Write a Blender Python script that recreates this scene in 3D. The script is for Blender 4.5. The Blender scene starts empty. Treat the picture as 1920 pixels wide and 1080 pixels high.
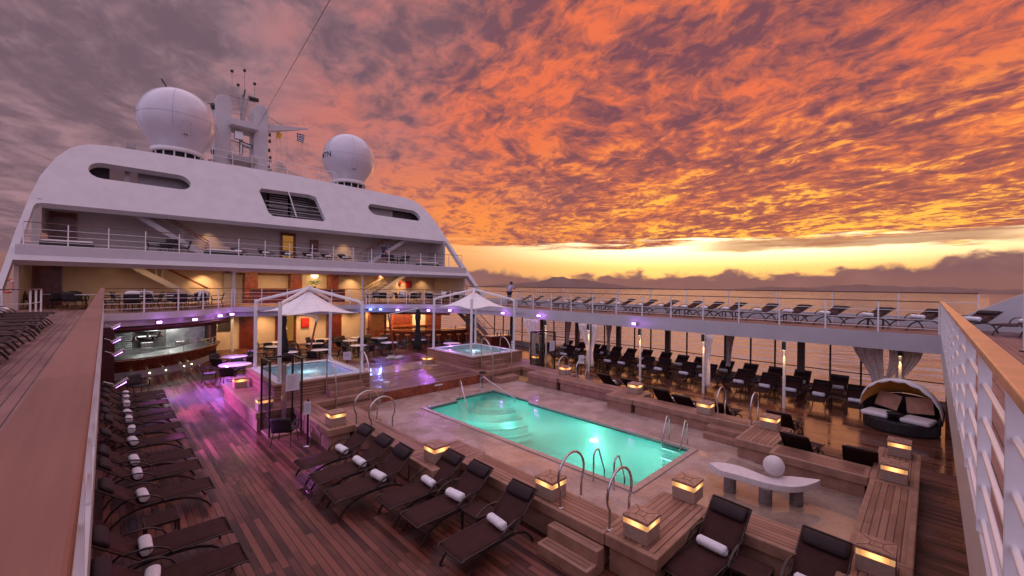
import bpy, math, random
from mathutils import Vector, Matrix
random.seed(7)
PI = math.pi
R = math.radians
scene = bpy.context.scene
# ------------------------------------------------------------------ camera
F = 775.0; TH = R(44.5); ROLL = 0.0138; EYE = 4.58
cam_d = bpy.data.cameras.new('camera'); cam = bpy.data.objects.new('camera', cam_d)
scene.collection.objects.link(cam); scene.camera = cam
cam_d.sensor_width = 36; cam_d.lens = 36 * F / 1920; cam_d.clip_start = 0.05; cam_d.clip_end = 60000
cam_d.shift_y = 2 / 1920 * -1
fw = Vector((math.sin(TH), math.cos(TH), 0)); rt = Vector((math.cos(TH), -math.sin(TH), 0)); up = Vector((0, 0, 1))
r2 = rt * math.cos(ROLL) + up * math.sin(ROLL); u2 = up * math.cos(ROLL) - rt * math.sin(ROLL)
M = Matrix((r2, u2, -fw)).transposed().to_4x4(); M.translation = (0, 0, EYE)
cam.matrix_world = M
def ray(px, py):
    x = px - 960; y = 538 - py
    xr = x * math.cos(ROLL) - y * math.sin(ROLL); yr = y * math.cos(ROLL) + x * math.sin(ROLL)
    v = fw + rt * (xr / F) + up * (yr / F); return v
def at(px, py, z):                 # the point of a horizontal plane that a pixel of the photograph shows
    v = ray(px, py); t = (z - EYE) / v.z; return (v.x * t, v.y * t)
def atx(px, py, X):
    v = ray(px, py); t = X / v.x; return (v.y * t, EYE + v.z * t)
def aty(px, py, Y):
    v = ray(px, py); t = Y / v.y; return (v.x * t, EYE + v.z * t)
def atf(px, py):                   # the point on the ship's sloping front plane
    v = ray(px, py); t = 28.21 / (v.y - .85 * v.z); return (v.x * t, v.y * t, EYE + v.z * t)
# ------------------------------------------------------------------ sky
scene.view_settings.view_transform = 'Standard'; scene.view_settings.look = 'None'
scene.view_settings.exposure = 0.24; scene.view_settings.gamma = 1.0
SUN_AZ = TH + math.atan((1230 - 960) / F); SUN_EL = R(3.5)
world = bpy.data.worlds.new('World'); scene.world = world; world.use_nodes = True
class NT:
    def __init__(s, tree): s.t = tree; s.n = tree.nodes; s.l = tree.links
    def new(s, ty, **k):
        n = s.n.new(ty)
        for a, b in k.items(): setattr(n, a, b)
        return n
    def put(s, sock, v):
        if isinstance(v, bpy.types.NodeSocket): s.l.new(v, sock)
        else: sock.default_value = v
    def m(s, op, a, b=0.0, c=0.0, clamp=False):
        n = s.new('ShaderNodeMath', operation=op, use_clamp=clamp)
        s.put(n.inputs[0], a); s.put(n.inputs[1], b)
        if op in ('MULTIPLY_ADD', 'WRAP', 'SMOOTH_MIN'): s.put(n.inputs[2], c)
        return n.outputs[0]
    def ss(s, v, a, b):
        n = s.new('ShaderNodeMapRange', interpolation_type='SMOOTHSTEP')
        s.put(n.inputs[0], v); s.put(n.inputs[1], a); s.put(n.inputs[2], b); return n.outputs[0]
    def mix(s, f, a, b, mode='MIX'):
        n = s.new('ShaderNodeMix', data_type='RGBA', blend_type=mode)
        s.put(n.inputs[0], f); s.put(n.inputs[6], c4(a)); s.put(n.inputs[7], c4(b)); return n.outputs[2]
    def noise(s, vec, scale, detail=3, rough=.5, dist=0.0):
        n = s.new('ShaderNodeTexNoise'); s.put(n.inputs['Vector'], vec); n.inputs['Scale'].default_value = scale
        n.inputs['Detail'].default_value = detail; n.inputs['Roughness'].default_value = rough
        n.inputs['Distortion'].default_value = dist; return n.outputs['Fac']
    def xyz(s, a, b, c):
        n = s.new('ShaderNodeCombineXYZ')
        for i, v in enumerate((a, b, c)): s.put(n.inputs[i], v)
        return n.outputs[0]
    def sep(s, v):
        n = s.new('ShaderNodeSeparateXYZ'); s.put(n.inputs[0], v); return n.outputs
    def ramp(s, f, stops):
        n = s.new('ShaderNodeValToRGB'); s.put(n.inputs[0], f); e = n.color_ramp.elements
        while len(e) < len(stops): e.new(.5)
        for i, (p, c) in enumerate(stops): e[i].position = p; e[i].color = c4(c)
        return n.outputs[0]
def c4(c):
    if isinstance(c, bpy.types.NodeSocket): return c
    return (c[0], c[1], c[2], 1.0) if len(c) == 3 else c
def build_sky():
    w = NT(world.node_tree); w.n.clear()
    d = w.new('ShaderNodeTexCoord').outputs['Generated']
    x, y, z = w.sep(d)
    zc = w.m('MAXIMUM', z, 0.0)
    hor = w.m('SQRT', w.m('ADD', w.m('MULTIPLY', x, x), w.m('MULTIPLY', y, y)))
    sx, sy = math.sin(SUN_AZ), math.cos(SUN_AZ)
    a = w.m('DIVIDE', w.m('ADD', w.m('MULTIPLY', x, sx), w.m('MULTIPLY', y, sy)), hor)
    side = w.m('DIVIDE', w.m('SUBTRACT', w.m('MULTIPLY', x, sy), w.m('MULTIPLY', y, sx)), hor)   # + to the right of the sunset
    az = w.m('ARCTAN2', side, a)
    den = w.m('ADD', zc, .11)
    ca, sa = math.cos(R(-22) + TH), math.sin(R(-22) + TH)
    al = w.m('DIVIDE', w.m('ADD', w.m('MULTIPLY', x, sa), w.m('MULTIPLY', y, ca)), den)
    ac = w.m('DIVIDE', w.m('SUBTRACT', w.m('MULTIPLY', x, ca), w.m('MULTIPLY', y, sa)), den)
    base = w.xyz(w.m('MULTIPLY', al, .7), ac, 0.0)
    wob = w.noise(base, .9, 3, .5)
    wac = w.m('ADD', ac, w.m('MULTIPLY', wob, .7))
    fine = w.noise(w.xyz(w.m('MULTIPLY', al, .80), wac, 12.4), 14.0, 8, .64, .5)
    mid = w.noise(w.xyz(w.m('MULTIPLY', al, .66), wac, 4.4), 5.8, 5, .58, .5)
    big = w.noise(w.xyz(w.m('MULTIPLY', al, .45), wac, 9.0), 1.15, 3, .5)
    # how strongly the sunset lights the cloud deck
    g = w.m('MULTIPLY', w.ss(w.m('ADD', az, w.m('MULTIPLY', w.m('SUBTRACT', big, .5), .9)), -.92, -.18), w.m('SUBTRACT', 1.0, w.ss(az, 1.0, 1.8)))
    dens = w.m('ADD', w.m('MULTIPLY', fine, .50), w.m('ADD', w.m('MULTIPLY', mid, .42), w.m('MULTIPLY', big, .32)))
    lit = w.ss(dens, .555, .675)
    bandn = w.noise(w.xyz(w.m('MULTIPLY', al, .10), wac, 21.0), 1.6, 4, .5)
    lit_hot = w.ss(w.m('ADD', dens, w.m('MULTIPLY', w.m('SUBTRACT', bandn, .49), .55)), .605, .74)
    low = w.m('SUBTRACT', 1.0, w.ss(z, .08, .36))
    litc = w.mix(low, (.80, .165, .072), (.98, .31, .062))
    litc = w.mix(w.m('MULTIPLY', lit_hot, w.m('MULTIPLY', w.ss(az, -.42, .08), w.ss(w.m('SUBTRACT', 1.0, z), .60, .88))), litc, (1.35, .60, .075))
    darkc = w.mix(w.ss(z, .05, .40), (.30, .095, .075), (.185, .068, .090))
    half = w.mix(.5, darkc, (.62, .150, .085))
    right = w.mix(w.ss(dens, .515, .61), darkc, half)
    right = w.mix(w.ss(dens, .58, .71), right, litc)
    softn = w.m('ADD', w.m('MULTIPLY', mid, .50), w.m('ADD', w.m('MULTIPLY', fine, .25), w.m('MULTIPLY', big, .45)))
    soft = w.ss(softn, .48, .76)
    left = w.mix(soft, (.155, .098, .128), (.35, .215, .25))
    pinkm = w.m('MULTIPLY', w.ss(w.m('ADD', w.m('MULTIPLY', mid, .5), w.m('MULTIPLY', big, .6)), .50, .66), w.ss(az, -1.35, -.55))
    left = w.mix(w.m('MULTIPLY', pinkm, .7), left, (.46, .155, .150))
    sky = w.mix(g, left, right)
    # clear strip above the horizon
    st = w.noise(w.xyz(w.m('MULTIPLY', az, 2.6), w.m('MULTIPLY', z, 44.0), 1.0), 1.7, 6, .62)
    edge = w.m('ADD', z, w.m('MULTIPLY', w.m('SUBTRACT', st, .5), .13))
    clear = w.m('MULTIPLY', w.m('SUBTRACT', 1.0, w.ss(edge, .085, .112)), w.ss(az, -1.2, -.6))
    near = w.m('MULTIPLY', w.ss(az, -.5, .0), w.m('SUBTRACT', 1.0, w.ss(az, .25, .9)))
    clearc = w.mix(near, (1.15, .50, .18), (2.7, 2.2, 1.25))
    clearc = w.mix(w.ss(w.m('SUBTRACT', .09, z), -.012, .05), clearc, w.mix(near, (.95, .42, .15), (1.7, .90, .24)))
    sky = w.mix(clear, sky, clearc)
    # the long dark streak in the clear strip
    stz = w.m('ADD', w.m('SUBTRACT', z, .094), w.m('MULTIPLY', w.m('SUBTRACT', w.noise(w.xyz(w.m('MULTIPLY', az, 6.0), w.m('MULTIPLY', z, 40.0), 5.0), 1.3, 5, .6), .5), .030))
    streak = w.m('MULTIPLY', w.m('SUBTRACT', 1.0, w.ss(w.m('ABSOLUTE', stz), .006, .014)), w.m('MULTIPLY', w.ss(az, .02, .16), w.m('SUBTRACT', 1.0, w.ss(az, .50, .62))))
    sky = w.mix(w.m('MULTIPLY', streak, .85), sky, (.42, .17, .10))
    # cumulus bank on the horizon
    bn = w.noise(w.xyz(w.m('MULTIPLY', az, 13.0), w.m('MULTIPLY', z, 20.0), 2.0), 1.0, 7, .56, .3)
    bl = w.noise(w.xyz(az, 0.0, 7.0), 3.0, 2, .5)
    top = w.m('ADD', w.m('ADD', .012, w.m('MULTIPLY', bl, .045)), w.m('MULTIPLY', w.ss(az, .25, .75), .052))
    bank = w.ss(w.m('SUBTRACT', w.m('ADD', top, w.m('MULTIPLY', w.m('SUBTRACT', bn, .5), .085)), z), -.005, .010)
    bankc = w.mix(w.ss(z, .0, .05), (.225, .118, .112), (.19, .098, .112))
    bankc = w.mix(w.ss(bn, .45, .75), bankc, (.29, .15, .135))
    sky = w.mix(bank, sky, bankc)
    # unseen sky behind and overhead, brightened in lavender to light the ship, under the horizon dark
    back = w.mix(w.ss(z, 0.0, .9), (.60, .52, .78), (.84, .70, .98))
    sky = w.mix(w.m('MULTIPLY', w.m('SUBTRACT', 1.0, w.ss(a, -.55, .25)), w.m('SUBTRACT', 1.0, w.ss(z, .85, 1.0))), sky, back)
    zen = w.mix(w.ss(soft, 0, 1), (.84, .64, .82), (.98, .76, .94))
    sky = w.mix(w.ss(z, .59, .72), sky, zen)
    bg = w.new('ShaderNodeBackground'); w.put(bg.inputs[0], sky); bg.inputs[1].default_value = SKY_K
    ns = w.new('ShaderNodeTexSky', sky_type='NISHITA'); ns.sun_disc = False
    ns.sun_elevation = SUN_EL; ns.sun_rotation = SUN_AZ; ns.dust_density = 2.0
    bg2 = w.new('ShaderNodeBackground'); w.put(bg2.inputs[0], ns.outputs[0]); bg2.inputs[1].default_value = .05
    clearsky = w.mix(bank, clear, (0, 0, 0))
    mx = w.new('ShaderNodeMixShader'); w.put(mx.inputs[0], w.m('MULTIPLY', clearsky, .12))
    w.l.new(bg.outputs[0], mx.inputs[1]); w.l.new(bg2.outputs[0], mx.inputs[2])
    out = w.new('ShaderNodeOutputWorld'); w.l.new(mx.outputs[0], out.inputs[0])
SKY_K = 0.92
build_sky()
world.cycles.sampling_method = 'MANUAL'; world.cycles.sample_map_resolution = 1024
# ------------------------------------------------------------------ sun (already at the horizon, filtered by cloud)
sun_d = bpy.data.lights.new('sun', 'SUN'); sun = bpy.data.objects.new('sun', sun_d); scene.collection.objects.link(sun)
sun_d.energy = .45; sun_d.angle = R(60); sun_d.color = (1, .42, .16)
sdir = Vector((math.sin(SUN_AZ) * math.cos(SUN_EL), math.cos(SUN_AZ) * math.cos(SUN_EL), math.sin(SUN_EL)))
sun.rotation_euler = sdir.to_track_quat('Z', 'Y').to_euler()
scene.cycles.max_bounces = 6; scene.cycles.diffuse_bounces = 3; scene.cycles.glossy_bounces = 3
scene.cycles.transparent_max_bounces = 16; scene.cycles.sample_clamp_indirect = 4.0
scene.cycles.caustics_reflective = False; scene.cycles.caustics_refractive = False
# ------------------------------------------------------------------ helpers
C = scene.collection
ORD = 'first second third fourth fifth sixth seventh eighth ninth tenth eleventh twelfth thirteenth fourteenth fifteenth sixteenth seventeenth eighteenth nineteenth twentieth'.split()
def tag(o, label=None, cat=None, group=None, kind=None):
    if label: o['label'] = label
    if cat: o['category'] = cat
    if group: o['group'] = group
    if kind: o['kind'] = kind
    return o
def empty(name, loc=(0, 0, 0), rz=0.0, label=None, cat=None, group=None, parent=None):
    o = bpy.data.objects.new(name, None); C.objects.link(o); o.location = loc; o.rotation_euler = (0, 0, rz)
    o.empty_display_size = .1
    if parent: o.parent = parent
    return tag(o, label, cat, group)
def dup(o, parent=None):
    c = o.copy(); C.objects.link(c)
    if parent: c.parent = parent
    for ch in list(o.children): dup(ch, c)
    return c
class MB:
    def __init__(s): s.v = []; s.f = []; s.sm = []
    def add(s, vs, fs, smooth=False):
        b = len(s.v); s.v += [tuple(v) for v in vs]
        for f in fs: s.f.append([i + b for i in f]); s.sm.append(smooth)
        return s
    def box(s, x0, x1, y0, y1, z0, z1):
        vs = [(x, y, z) for z in (z0, z1) for y in (y0, y1) for x in (x0, x1)]
        return s.add(vs, [(0, 2, 3, 1), (4, 5, 7, 6), (0, 1, 5, 4), (2, 6, 7, 3), (0, 4, 6, 2), (1, 3, 7, 5)])
    def prism(s, poly, z0, z1):
        n = len(poly); a = sum(poly[i][0] * poly[(i + 1) % n][1] - poly[(i + 1) % n][0] * poly[i][1] for i in range(n))
        if a < 0: poly = poly[::-1]
        vs = [(p[0], p[1], z0) for p in poly] + [(p[0], p[1], z1) for p in poly]
        fs = [list(range(n))[::-1], [i + n for i in range(n)]] + [(i, (i + 1) % n, (i + 1) % n + n, i + n) for i in range(n)]
        return s.add(vs, fs)
    def tube(s, pts, r, n=8, cap=True, closed=False):
        pts = [Vector(p) for p in pts]; m = len(pts); rr = r if isinstance(r, (list, tuple)) else [r] * m
        vs = []; ref = None
        for i, p in enumerate(pts):
            if closed: t = pts[(i + 1) % m] - pts[i - 1]
            else: t = pts[min(i + 1, m - 1)] - pts[max(i - 1, 0)]
            if t.length < 1e-9: t = Vector((0, 0, 1))
            t.normalize()
            if ref is None: ref = Vector((0, 0, 1)) if abs(t.z) < .9 else Vector((1, 0, 0))
            u = t.cross(ref)
            if u.length < 1e-4: u = t.cross(Vector((1, .3, 0)))
            u.normalize(); w = u.cross(t); ref = w
            for k in range(n):
                an = 2 * PI * k / n; vs.append(p + (u * math.cos(an) + w * math.sin(an)) * rr[i])
        fs = []
        for i in range(m if closed else m - 1):
            j = (i + 1) % m
            for k in range(n): fs.append((i * n + k, i * n + (k + 1) % n, j * n + (k + 1) % n, j * n + k))
        s.add(vs, fs, True)
        if cap and not closed:
            s.add(vs[:n], [list(range(n))]); s.add(vs[-n:], [list(range(n))[::-1]])
        return s
    def flat(s, pts, w, h, side=None):       # bar of rectangular section along pts; w sideways, h up
        pts = [Vector(p) for p in pts]; vs = []; m = len(pts)
        for i, p in enumerate(pts):
            t = (pts[min(i + 1, m - 1)] - pts[max(i - 1, 0)]).normalized()
            u = Vector(side).normalized() if side else t.cross(Vector((0, 0, 1))).normalized()
            k = u.cross(t).normalized()
            if i in (0, m - 1): mm = 1
            else:
                a = (pts[i] - pts[i - 1]).normalized(); mm = 1 / max(.5, a.dot(t))
            for q in ((-1, -1), (1, -1), (1, 1), (-1, 1)): vs.append(p + u * (q[0] * w / 2 * (1 if side else mm)) + k * (q[1] * h / 2 * (mm if side else 1)))
        fs = [(0, 3, 2, 1), tuple((m - 1) * 4 + q for q in (0, 1, 2, 3))]
        for i in range(m - 1):
            for k in range(4): fs.append((i * 4 + k, i * 4 + (k + 1) % 4, i * 4 + 4 + (k + 1) % 4, i * 4 + 4 + k))
        return s.add(vs, fs)
    def lathe(s, prof, n=32, c=(0, 0, 0), smooth=True):
        vs = []
        for r, z in prof:
            for k in range(n): vs.append((c[0] + r * math.cos(2 * PI * k / n), c[1] + r * math.sin(2 * PI * k / n), c[2] + z))
        fs = [(i * n + k, i * n + (k + 1) % n, i * n + n + (k + 1) % n, i * n + n + k) for i in range(len(prof) - 1) for k in range(n)]
        return s.add(vs, fs, smooth)
    def disc(s, c, r, n=24, up=True):
        vs = [(c[0] + r * math.cos(2 * PI * k / n), c[1] + r * math.sin(2 * PI * k / n), c[2]) for k in range(n)]
        return s.add(vs, [list(range(n)) if up else list(range(n))[::-1]])
    def grid(s, fn, nu, nv, smooth=True, thick=0.0):
        vs = [fn(i / nu, j / nv) for j in range(nv + 1) for i in range(nu + 1)]
        fs = [(j * (nu + 1) + i, j * (nu + 1) + i + 1, (j + 1) * (nu + 1) + i + 1, (j + 1) * (nu + 1) + i) for j in range(nv) for i in range(nu)]
        return s.add(vs, fs, smooth)
    def build(s, name, mat, parent=None, bevel=0.0, solid=0.0, sub=0, fix=True):
        me = bpy.data.meshes.new(name); me.from_pydata(s.v, [], s.f); me.validate()
        me.polygons.foreach_set('use_smooth', s.sm[:len(me.polygons)] if len(s.sm) == len(me.polygons) else [False] * len(me.polygons))
        o = bpy.data.objects.new(name, me); C.objects.link(o)
        me.materials.append(mat)
        if fix:
            import bmesh
            b = bmesh.new(); b.from_mesh(me); bmesh.ops.recalc_face_normals(b, faces=b.faces); b.to_mesh(me); b.free()
        if solid: q = o.modifiers.new('solid', 'SOLIDIFY'); q.thickness = solid; q.offset = 0
        if bevel: q = o.modifiers.new('bevel', 'BEVEL'); q.width = bevel; q.segments = 2; q.limit_method = 'ANGLE'; q.angle_limit = R(40)
        if sub: q = o.modifiers.new('sub', 'SUBSURF'); q.levels = sub; q.render_levels = sub
        if parent: o.parent = parent
        return o
def poly_with_holes(name, outer, holes, depth, mat, matrix=None, parent=None, z=0.0):
    cu = bpy.data.curves.new(name, 'CURVE'); cu.dimensions = '2D'; cu.fill_mode = 'BOTH'; cu.extrude = depth / 2
    for p in [outer] + holes:
        sp = cu.splines.new('POLY'); sp.points.add(len(p) - 1); sp.use_cyclic_u = True
        for i, q in enumerate(p): sp.points[i].co = (q[0], q[1], 0, 1)
    ob = bpy.data.objects.new('temporary', cu); C.objects.link(ob)
    bpy.context.view_layer.update()
    me = bpy.data.meshes.new_from_object(ob.evaluated_get(bpy.context.evaluated_depsgraph_get()))
    bpy.data.objects.remove(ob); bpy.data.curves.remove(cu)
    me.name = name; me.materials.clear(); me.materials.append(mat)
    if matrix is not None: me.transform(matrix)
    if z: me.transform(Matrix.Translation((0, 0, z)))
    o = bpy.data.objects.new(name, me); C.objects.link(o)
    if parent: o.parent = parent
    return o
def arc(c, r, a0, a1, n, plane='xz', k=0.0):
    out = []
    for i in range(n + 1):
        a = a0 + (a1 - a0) * i / n
        u, v = c[0] + r * math.cos(a), c[1] + r * math.sin(a)
        out.append((u, k, v) if plane == 'xz' else (k, u, v) if plane == 'yz' else (u, v, k))
    return out
def rrect(x0, x1, y0, y1, r, n=4):
    o = []
    for cx, cy, a in ((x1 - r, y1 - r, 0), (x0 + r, y1 - r, PI / 2), (x0 + r, y0 + r, PI), (x1 - r, y0 + r, 1.5 * PI)):
        for i in range(n + 1): o.append((cx + r * math.cos(a + PI / 2 * i / n), cy + r * math.sin(a + PI / 2 * i / n)))
    return o
# ------------------------------------------------------------------ materials
def mat(name, col, rough=.5, metal=0.0, var=.12, scale=6.0, bump=0.0, bscale=60.0, spec=.5, coat=0.0, sheen=0.0, rvar=.08):
    m = bpy.data.materials.new(name); m.use_nodes = True; t = NT(m.node_tree); b = t.n['Principled BSDF']
    co = t.new('ShaderNodeTexCoord').outputs['Object']
    n = t.noise(co, scale, 5, .6)
    dk = tuple(c * (1 - var) for c in col); lt = tuple(min(1, c * (1 + var)) for c in col)
    t.put(b.inputs['Base Color'], t.mix(t.ss(n, .3, .7), dk, lt))
    t.put(b.inputs['Roughness'], t.m('ADD', rough - rvar, t.m('MULTIPLY', t.noise(co, scale * 2.3, 3), rvar * 2)))
    b.inputs['Metallic'].default_value = metal; b.inputs['Specular IOR Level'].default_value = spec
    if coat: b.inputs['Coat Weight'].default_value = coat; b.inputs['Coat Roughness'].default_value = .08
    if sheen: b.inputs['Sheen Weight'].default_value = sheen
    if bump:
        bp = t.new('ShaderNodeBump'); bp.inputs['Strength'].default_value = bump; bp.inputs['Distance'].default_value = .01
        t.put(bp.inputs['Height'], t.noise(co, bscale, 3)); t.put(b.inputs['Normal'], bp.outputs[0])
    return m
def emit(name, col, k):
    m = bpy.data.materials.new(name); m.use_nodes = True; t = NT(m.node_tree); t.n.clear()
    e = t.new('ShaderNodeEmission'); e.inputs[0].default_value = c4(col); e.inputs[1].default_value = k
    o = t.new('ShaderNodeOutputMaterial'); t.l.new(e.outputs[0], o.inputs[0]); return m
def planks(name, c1, c2, rows, along, pw=.11, pl=1.7, gap=.006, rough=(.18, .5), dark=(.02, .012, .01), wet=.5, contrast=.5, bumpk=.35):
    """teak boards laid in world space; rows = the axis the boards are counted along, along = the axis they run along"""
    m = bpy.data.materials.new(name); m.use_nodes = True; t = NT(m.node_tree); b = t.n['Principled BSDF']
    p = t.sep(t.new('ShaderNodeNewGeometry').outputs['Position']); ax = dict(x=p[0], y=p[1], z=p[2])
    def g(a): return t.m('ADD', ax['x'], ax['y']) if a == 'xy' else ax[a]
    rr, ll = g(rows), g(along)
    ri = t.m('FLOOR', t.m('DIVIDE', rr, pw)); rf = t.m('FRACT', t.m('DIVIDE', rr, pw))
    wn = t.new('ShaderNodeTexWhiteNoise', noise_dimensions='1D'); t.put(wn.inputs['W'], ri)
    la = t.m('ADD', t.m('DIVIDE', ll, pl), t.m('MULTIPLY', wn.outputs['Value'], 7.31))
    li = t.m('FLOOR', la); lf = t.m('FRACT', la)
    wn2 = t.new('ShaderNodeTexWhiteNoise', noise_dimensions='2D'); t.put(wn2.inputs['Vector'], t.xyz(ri, li, 0.0))
    v = wn2.outputs['Value']
    grain = t.noise(t.xyz(t.m('MULTIPLY', rr, 45.0), t.m('MULTIPLY', ll, 1.6), t.m('MULTIPLY', v, 30.0)), 1.0, 4, .65)
    patch = t.noise(t.xyz(t.m('MULTIPLY', rr, 1.4), t.m('MULTIPLY', ll, .6), 3.0), 1.0, 4, .6)
    f = t.m('ADD', t.m('MULTIPLY', t.m('SUBTRACT', v, .5), contrast), t.m('ADD', t.m('MULTIPLY', t.m('SUBTRACT', grain, .5), .7), t.m('MULTIPLY', patch, 1.2)))
    col = t.mix(t.ss(f, .15, .95), c1, c2)
    e1 = t.ss(rf, 0.0, gap / pw); e2 = t.ss(t.m('SUBTRACT', 1.0, rf), 0.0, gap / pw)
    e3 = t.ss(lf, 0.0, gap / pl * .7); seam = t.m('MULTIPLY', t.m('MULTIPLY', e1, e2), e3)
    t.put(b.inputs['Base Color'], t.mix(seam, dark, col))
    wetn = t.ss(t.noise(t.xyz(t.m('MULTIPLY', rr, 1.1), t.m('MULTIPLY', ll, .35), 8.0), 1.0, 5, .6), .5 - wet * .25, .72 - wet * .2)
    t.put(b.inputs['Roughness'], t.m('ADD', t.m('MULTIPLY', wetn, rough[0] - rough[1]), t.m('ADD', rough[1], t.m('MULTIPLY', v, .06))))
    bp = t.new('ShaderNodeBump'); bp.inputs['Strength'].default_value = bumpk; bp.inputs['Distance'].default_value = .006
    t.put(bp.inputs['Height'], t.m('ADD', seam, t.m('MULTIPLY', grain, .25))); t.put(b.inputs['Normal'], bp.outputs[0])
    return m
WHITE = mat('white ship paint', (.52, .505, .53), .38, var=.05, scale=1.2, rvar=.05)
WHITE2 = mat('bright white paint', (.74, .72, .73), .32, var=.04, scale=3)
CREAM = mat('cream bulkhead paint', (.66, .55, .42), .5, var=.06, scale=1.5)
GREY = mat('grey panel', (.36, .34, .35), .45, var=.08)
DARKP = mat('dark louvre panel', (.03, .025, .03), .5)
STEEL = mat('brushed stainless steel', (.55, .53, .52), .28, 1.0, var=.12, scale=20, rvar=.08)
KSTEEL = mat('kitchen steel', (.42, .44, .43), .35, 1.0, var=.25, scale=4)
FRAME = mat('bronze aluminium frame', (.055, .038, .036), .35, .6, var=.2, scale=15)
MESH = mat('dark mesh sling fabric', (.050, .019, .017), .7, var=.12, scale=5, bump=.25, bscale=420, spec=.15)
MESHB = mat('black mesh cushion', (.020, .009, .011), .6, var=.2, scale=9, bump=.2, bscale=300, spec=.3)
RATTAN = mat('black woven rattan', (.018, .013, .014), .5, var=.3, scale=30, bump=.9, bscale=70)
TOWEL = mat('white terry towel', (.90, .89, .93), .95, var=.06, scale=20, bump=.9, bscale=260, sheen=.4)
CUSH = mat('beige cushion cloth', (.45, .24, .16), .85, var=.10, scale=8, bump=.3, bscale=120)
CUSHW = mat('white seat cushion', (.74, .70, .70), .8, var=.05, scale=8, bump=.2, bscale=90)
CREAMC = mat('cream canvas', (.86, .83, .82), .8, var=.05, scale=6)
OCHRE = mat('ochre canvas lining', (.80, .38, .07), .8, var=.1, scale=6)
CURT = mat('pale curtain cloth', (.80, .68, .64), .9, var=.12, scale=5, bump=.3, bscale=60)
BLACKC = mat('black parasol cloth', (.012, .011, .015), .8, var=.3, scale=9)
WOODR = mat('varnished mahogany', (.22, .052, .020), .28, var=.35, scale=3.5, coat=.3)
WOODP = mat('mahogany pole', (.26, .06, .03), .35, var=.3, scale=12)
BOXW = mat('taupe lamp box', (.36, .25, .19), .55, var=.10, scale=10)
BOXT = mat('teak lamp lid', (.36, .20, .14), .4, var=.25, scale=14)
RED = mat('red paint', (.42, .02, .015), .4)
ORNG = mat('life ring orange', (.65, .10, .05), .5)
BLACK = mat('black rubber', (.012, .012, .014), .6)
TTOP = mat('white laminate top', (.72, .70, .76), .18, var=.03, coat=.3)
STONEW = mat('pale carved stone', (.66, .60, .60), .55, var=.06, scale=9, bump=.2, bscale=90)
STONED = mat('grey stone leg', (.16, .13, .125), .4, var=.25, scale=12)
NAVY = mat('navy cloth', (.012, .018, .07), .8)
YELL = mat('yellow bunting', (.75, .45, .02), .8)
PAPER = mat('white notice paper', (.62, .60, .66), .6, var=.03)
INK = mat('black ink', (.02, .02, .025), .6)
SKIN = mat('skin', (.30, .14, .09), .6)
SHIRT = mat('pale blue shirt', (.42, .42, .60), .8, bump=.2)
SHORTS = mat('navy shorts', (.015, .016, .04), .8)
HAIR = mat('dark hair', (.02, .014, .012), .8)
LEAF = mat('green leaf', (.06, .12, .03), .5, var=.3, scale=20)
def tile_material():
    m = mat('turquoise pool tile', (.28, .74, .66), .4, var=.06, scale=2); t = NT(m.node_tree); b = t.n['Principled BSDF']; p = t.sep(t.new('ShaderNodeNewGeometry').outputs['Position'])
    f = [t.ss(t.m('ABSOLUTE', t.m('SUBTRACT', t.m('FRACT', t.m('DIVIDE', q, .30)), .5)), 0.0, .03) for q in p]
    src = b.inputs['Base Color'].links[0].from_socket
    t.put(b.inputs['Base Color'], t.mix(t.m('MULTIPLY', f[0], t.m('MULTIPLY', f[1], f[2])), (.10, .40, .37), src)); return m
TILE = tile_material()
TUBW = mat('hot tub shell', (.55, .66, .68), .35, var=.05)
DOORM = mat('mahogany door', (.13, .022, .012), .35, var=.35, scale=4, coat=.2)
TEAK8 = planks('wet teak pool deck', (.036, .006, .004), (.205, .066, .044), 'x', 'y', .115, 1.9, .013, (.22, .5), wet=.45, contrast=.75, bumpk=.5)
TEAK8X = planks('wet teak starboard deck', (.055, .016, .010), (.20, .085, .055), 'x', 'y', .115, 1.8, .010, (.07, .26), wet=.9, contrast=.6, bumpk=.3)
TEAK9 = planks('weathered teak upper deck', (.13, .052, .044), (.27, .135, .11), 'x', 'y', .115, 2.6, .011, (.4, .6), wet=.2, contrast=.45)
TEAK9X = planks('athwart teak upper deck', (.13, .052, .044), (.27, .135, .11), 'y', 'x', .115, 2.6, .011, (.35, .6), wet=.2, contrast=.45)
BENX = planks('bench teak boards fore and aft', (.17, .070, .045), (.37, .195, .135), 'x', 'y', .10, 3.4, .013, (.35, .55), wet=.3, contrast=.4)
BENY = planks('bench teak boards athwart', (.17, .070, .045), (.37, .195, .135), 'y', 'x', .10, 3.4, .013, (.35, .55), wet=.3, contrast=.4)
BENZ = planks('teak cladding', (.17, .072, .046), (.37, .195, .13), 'z', 'xy', .098, 4.0, .019, (.4, .6), wet=.1, contrast=.5)
BENS = mat('plain teak edge', (.31, .17, .115), .5, var=.22, scale=3, bump=.15, bscale=40)
PLATW = planks('wet teak platform', (.10, .030, .022), (.26, .135, .10), 'y', 'x', .10, 2.6, .007, (.2, .45), wet=.6, contrast=.5)
CAP = mat('teak handrail cap', (.42, .19, .095), .42, var=.22, scale=2.0, bump=.08, bscale=30)
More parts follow.
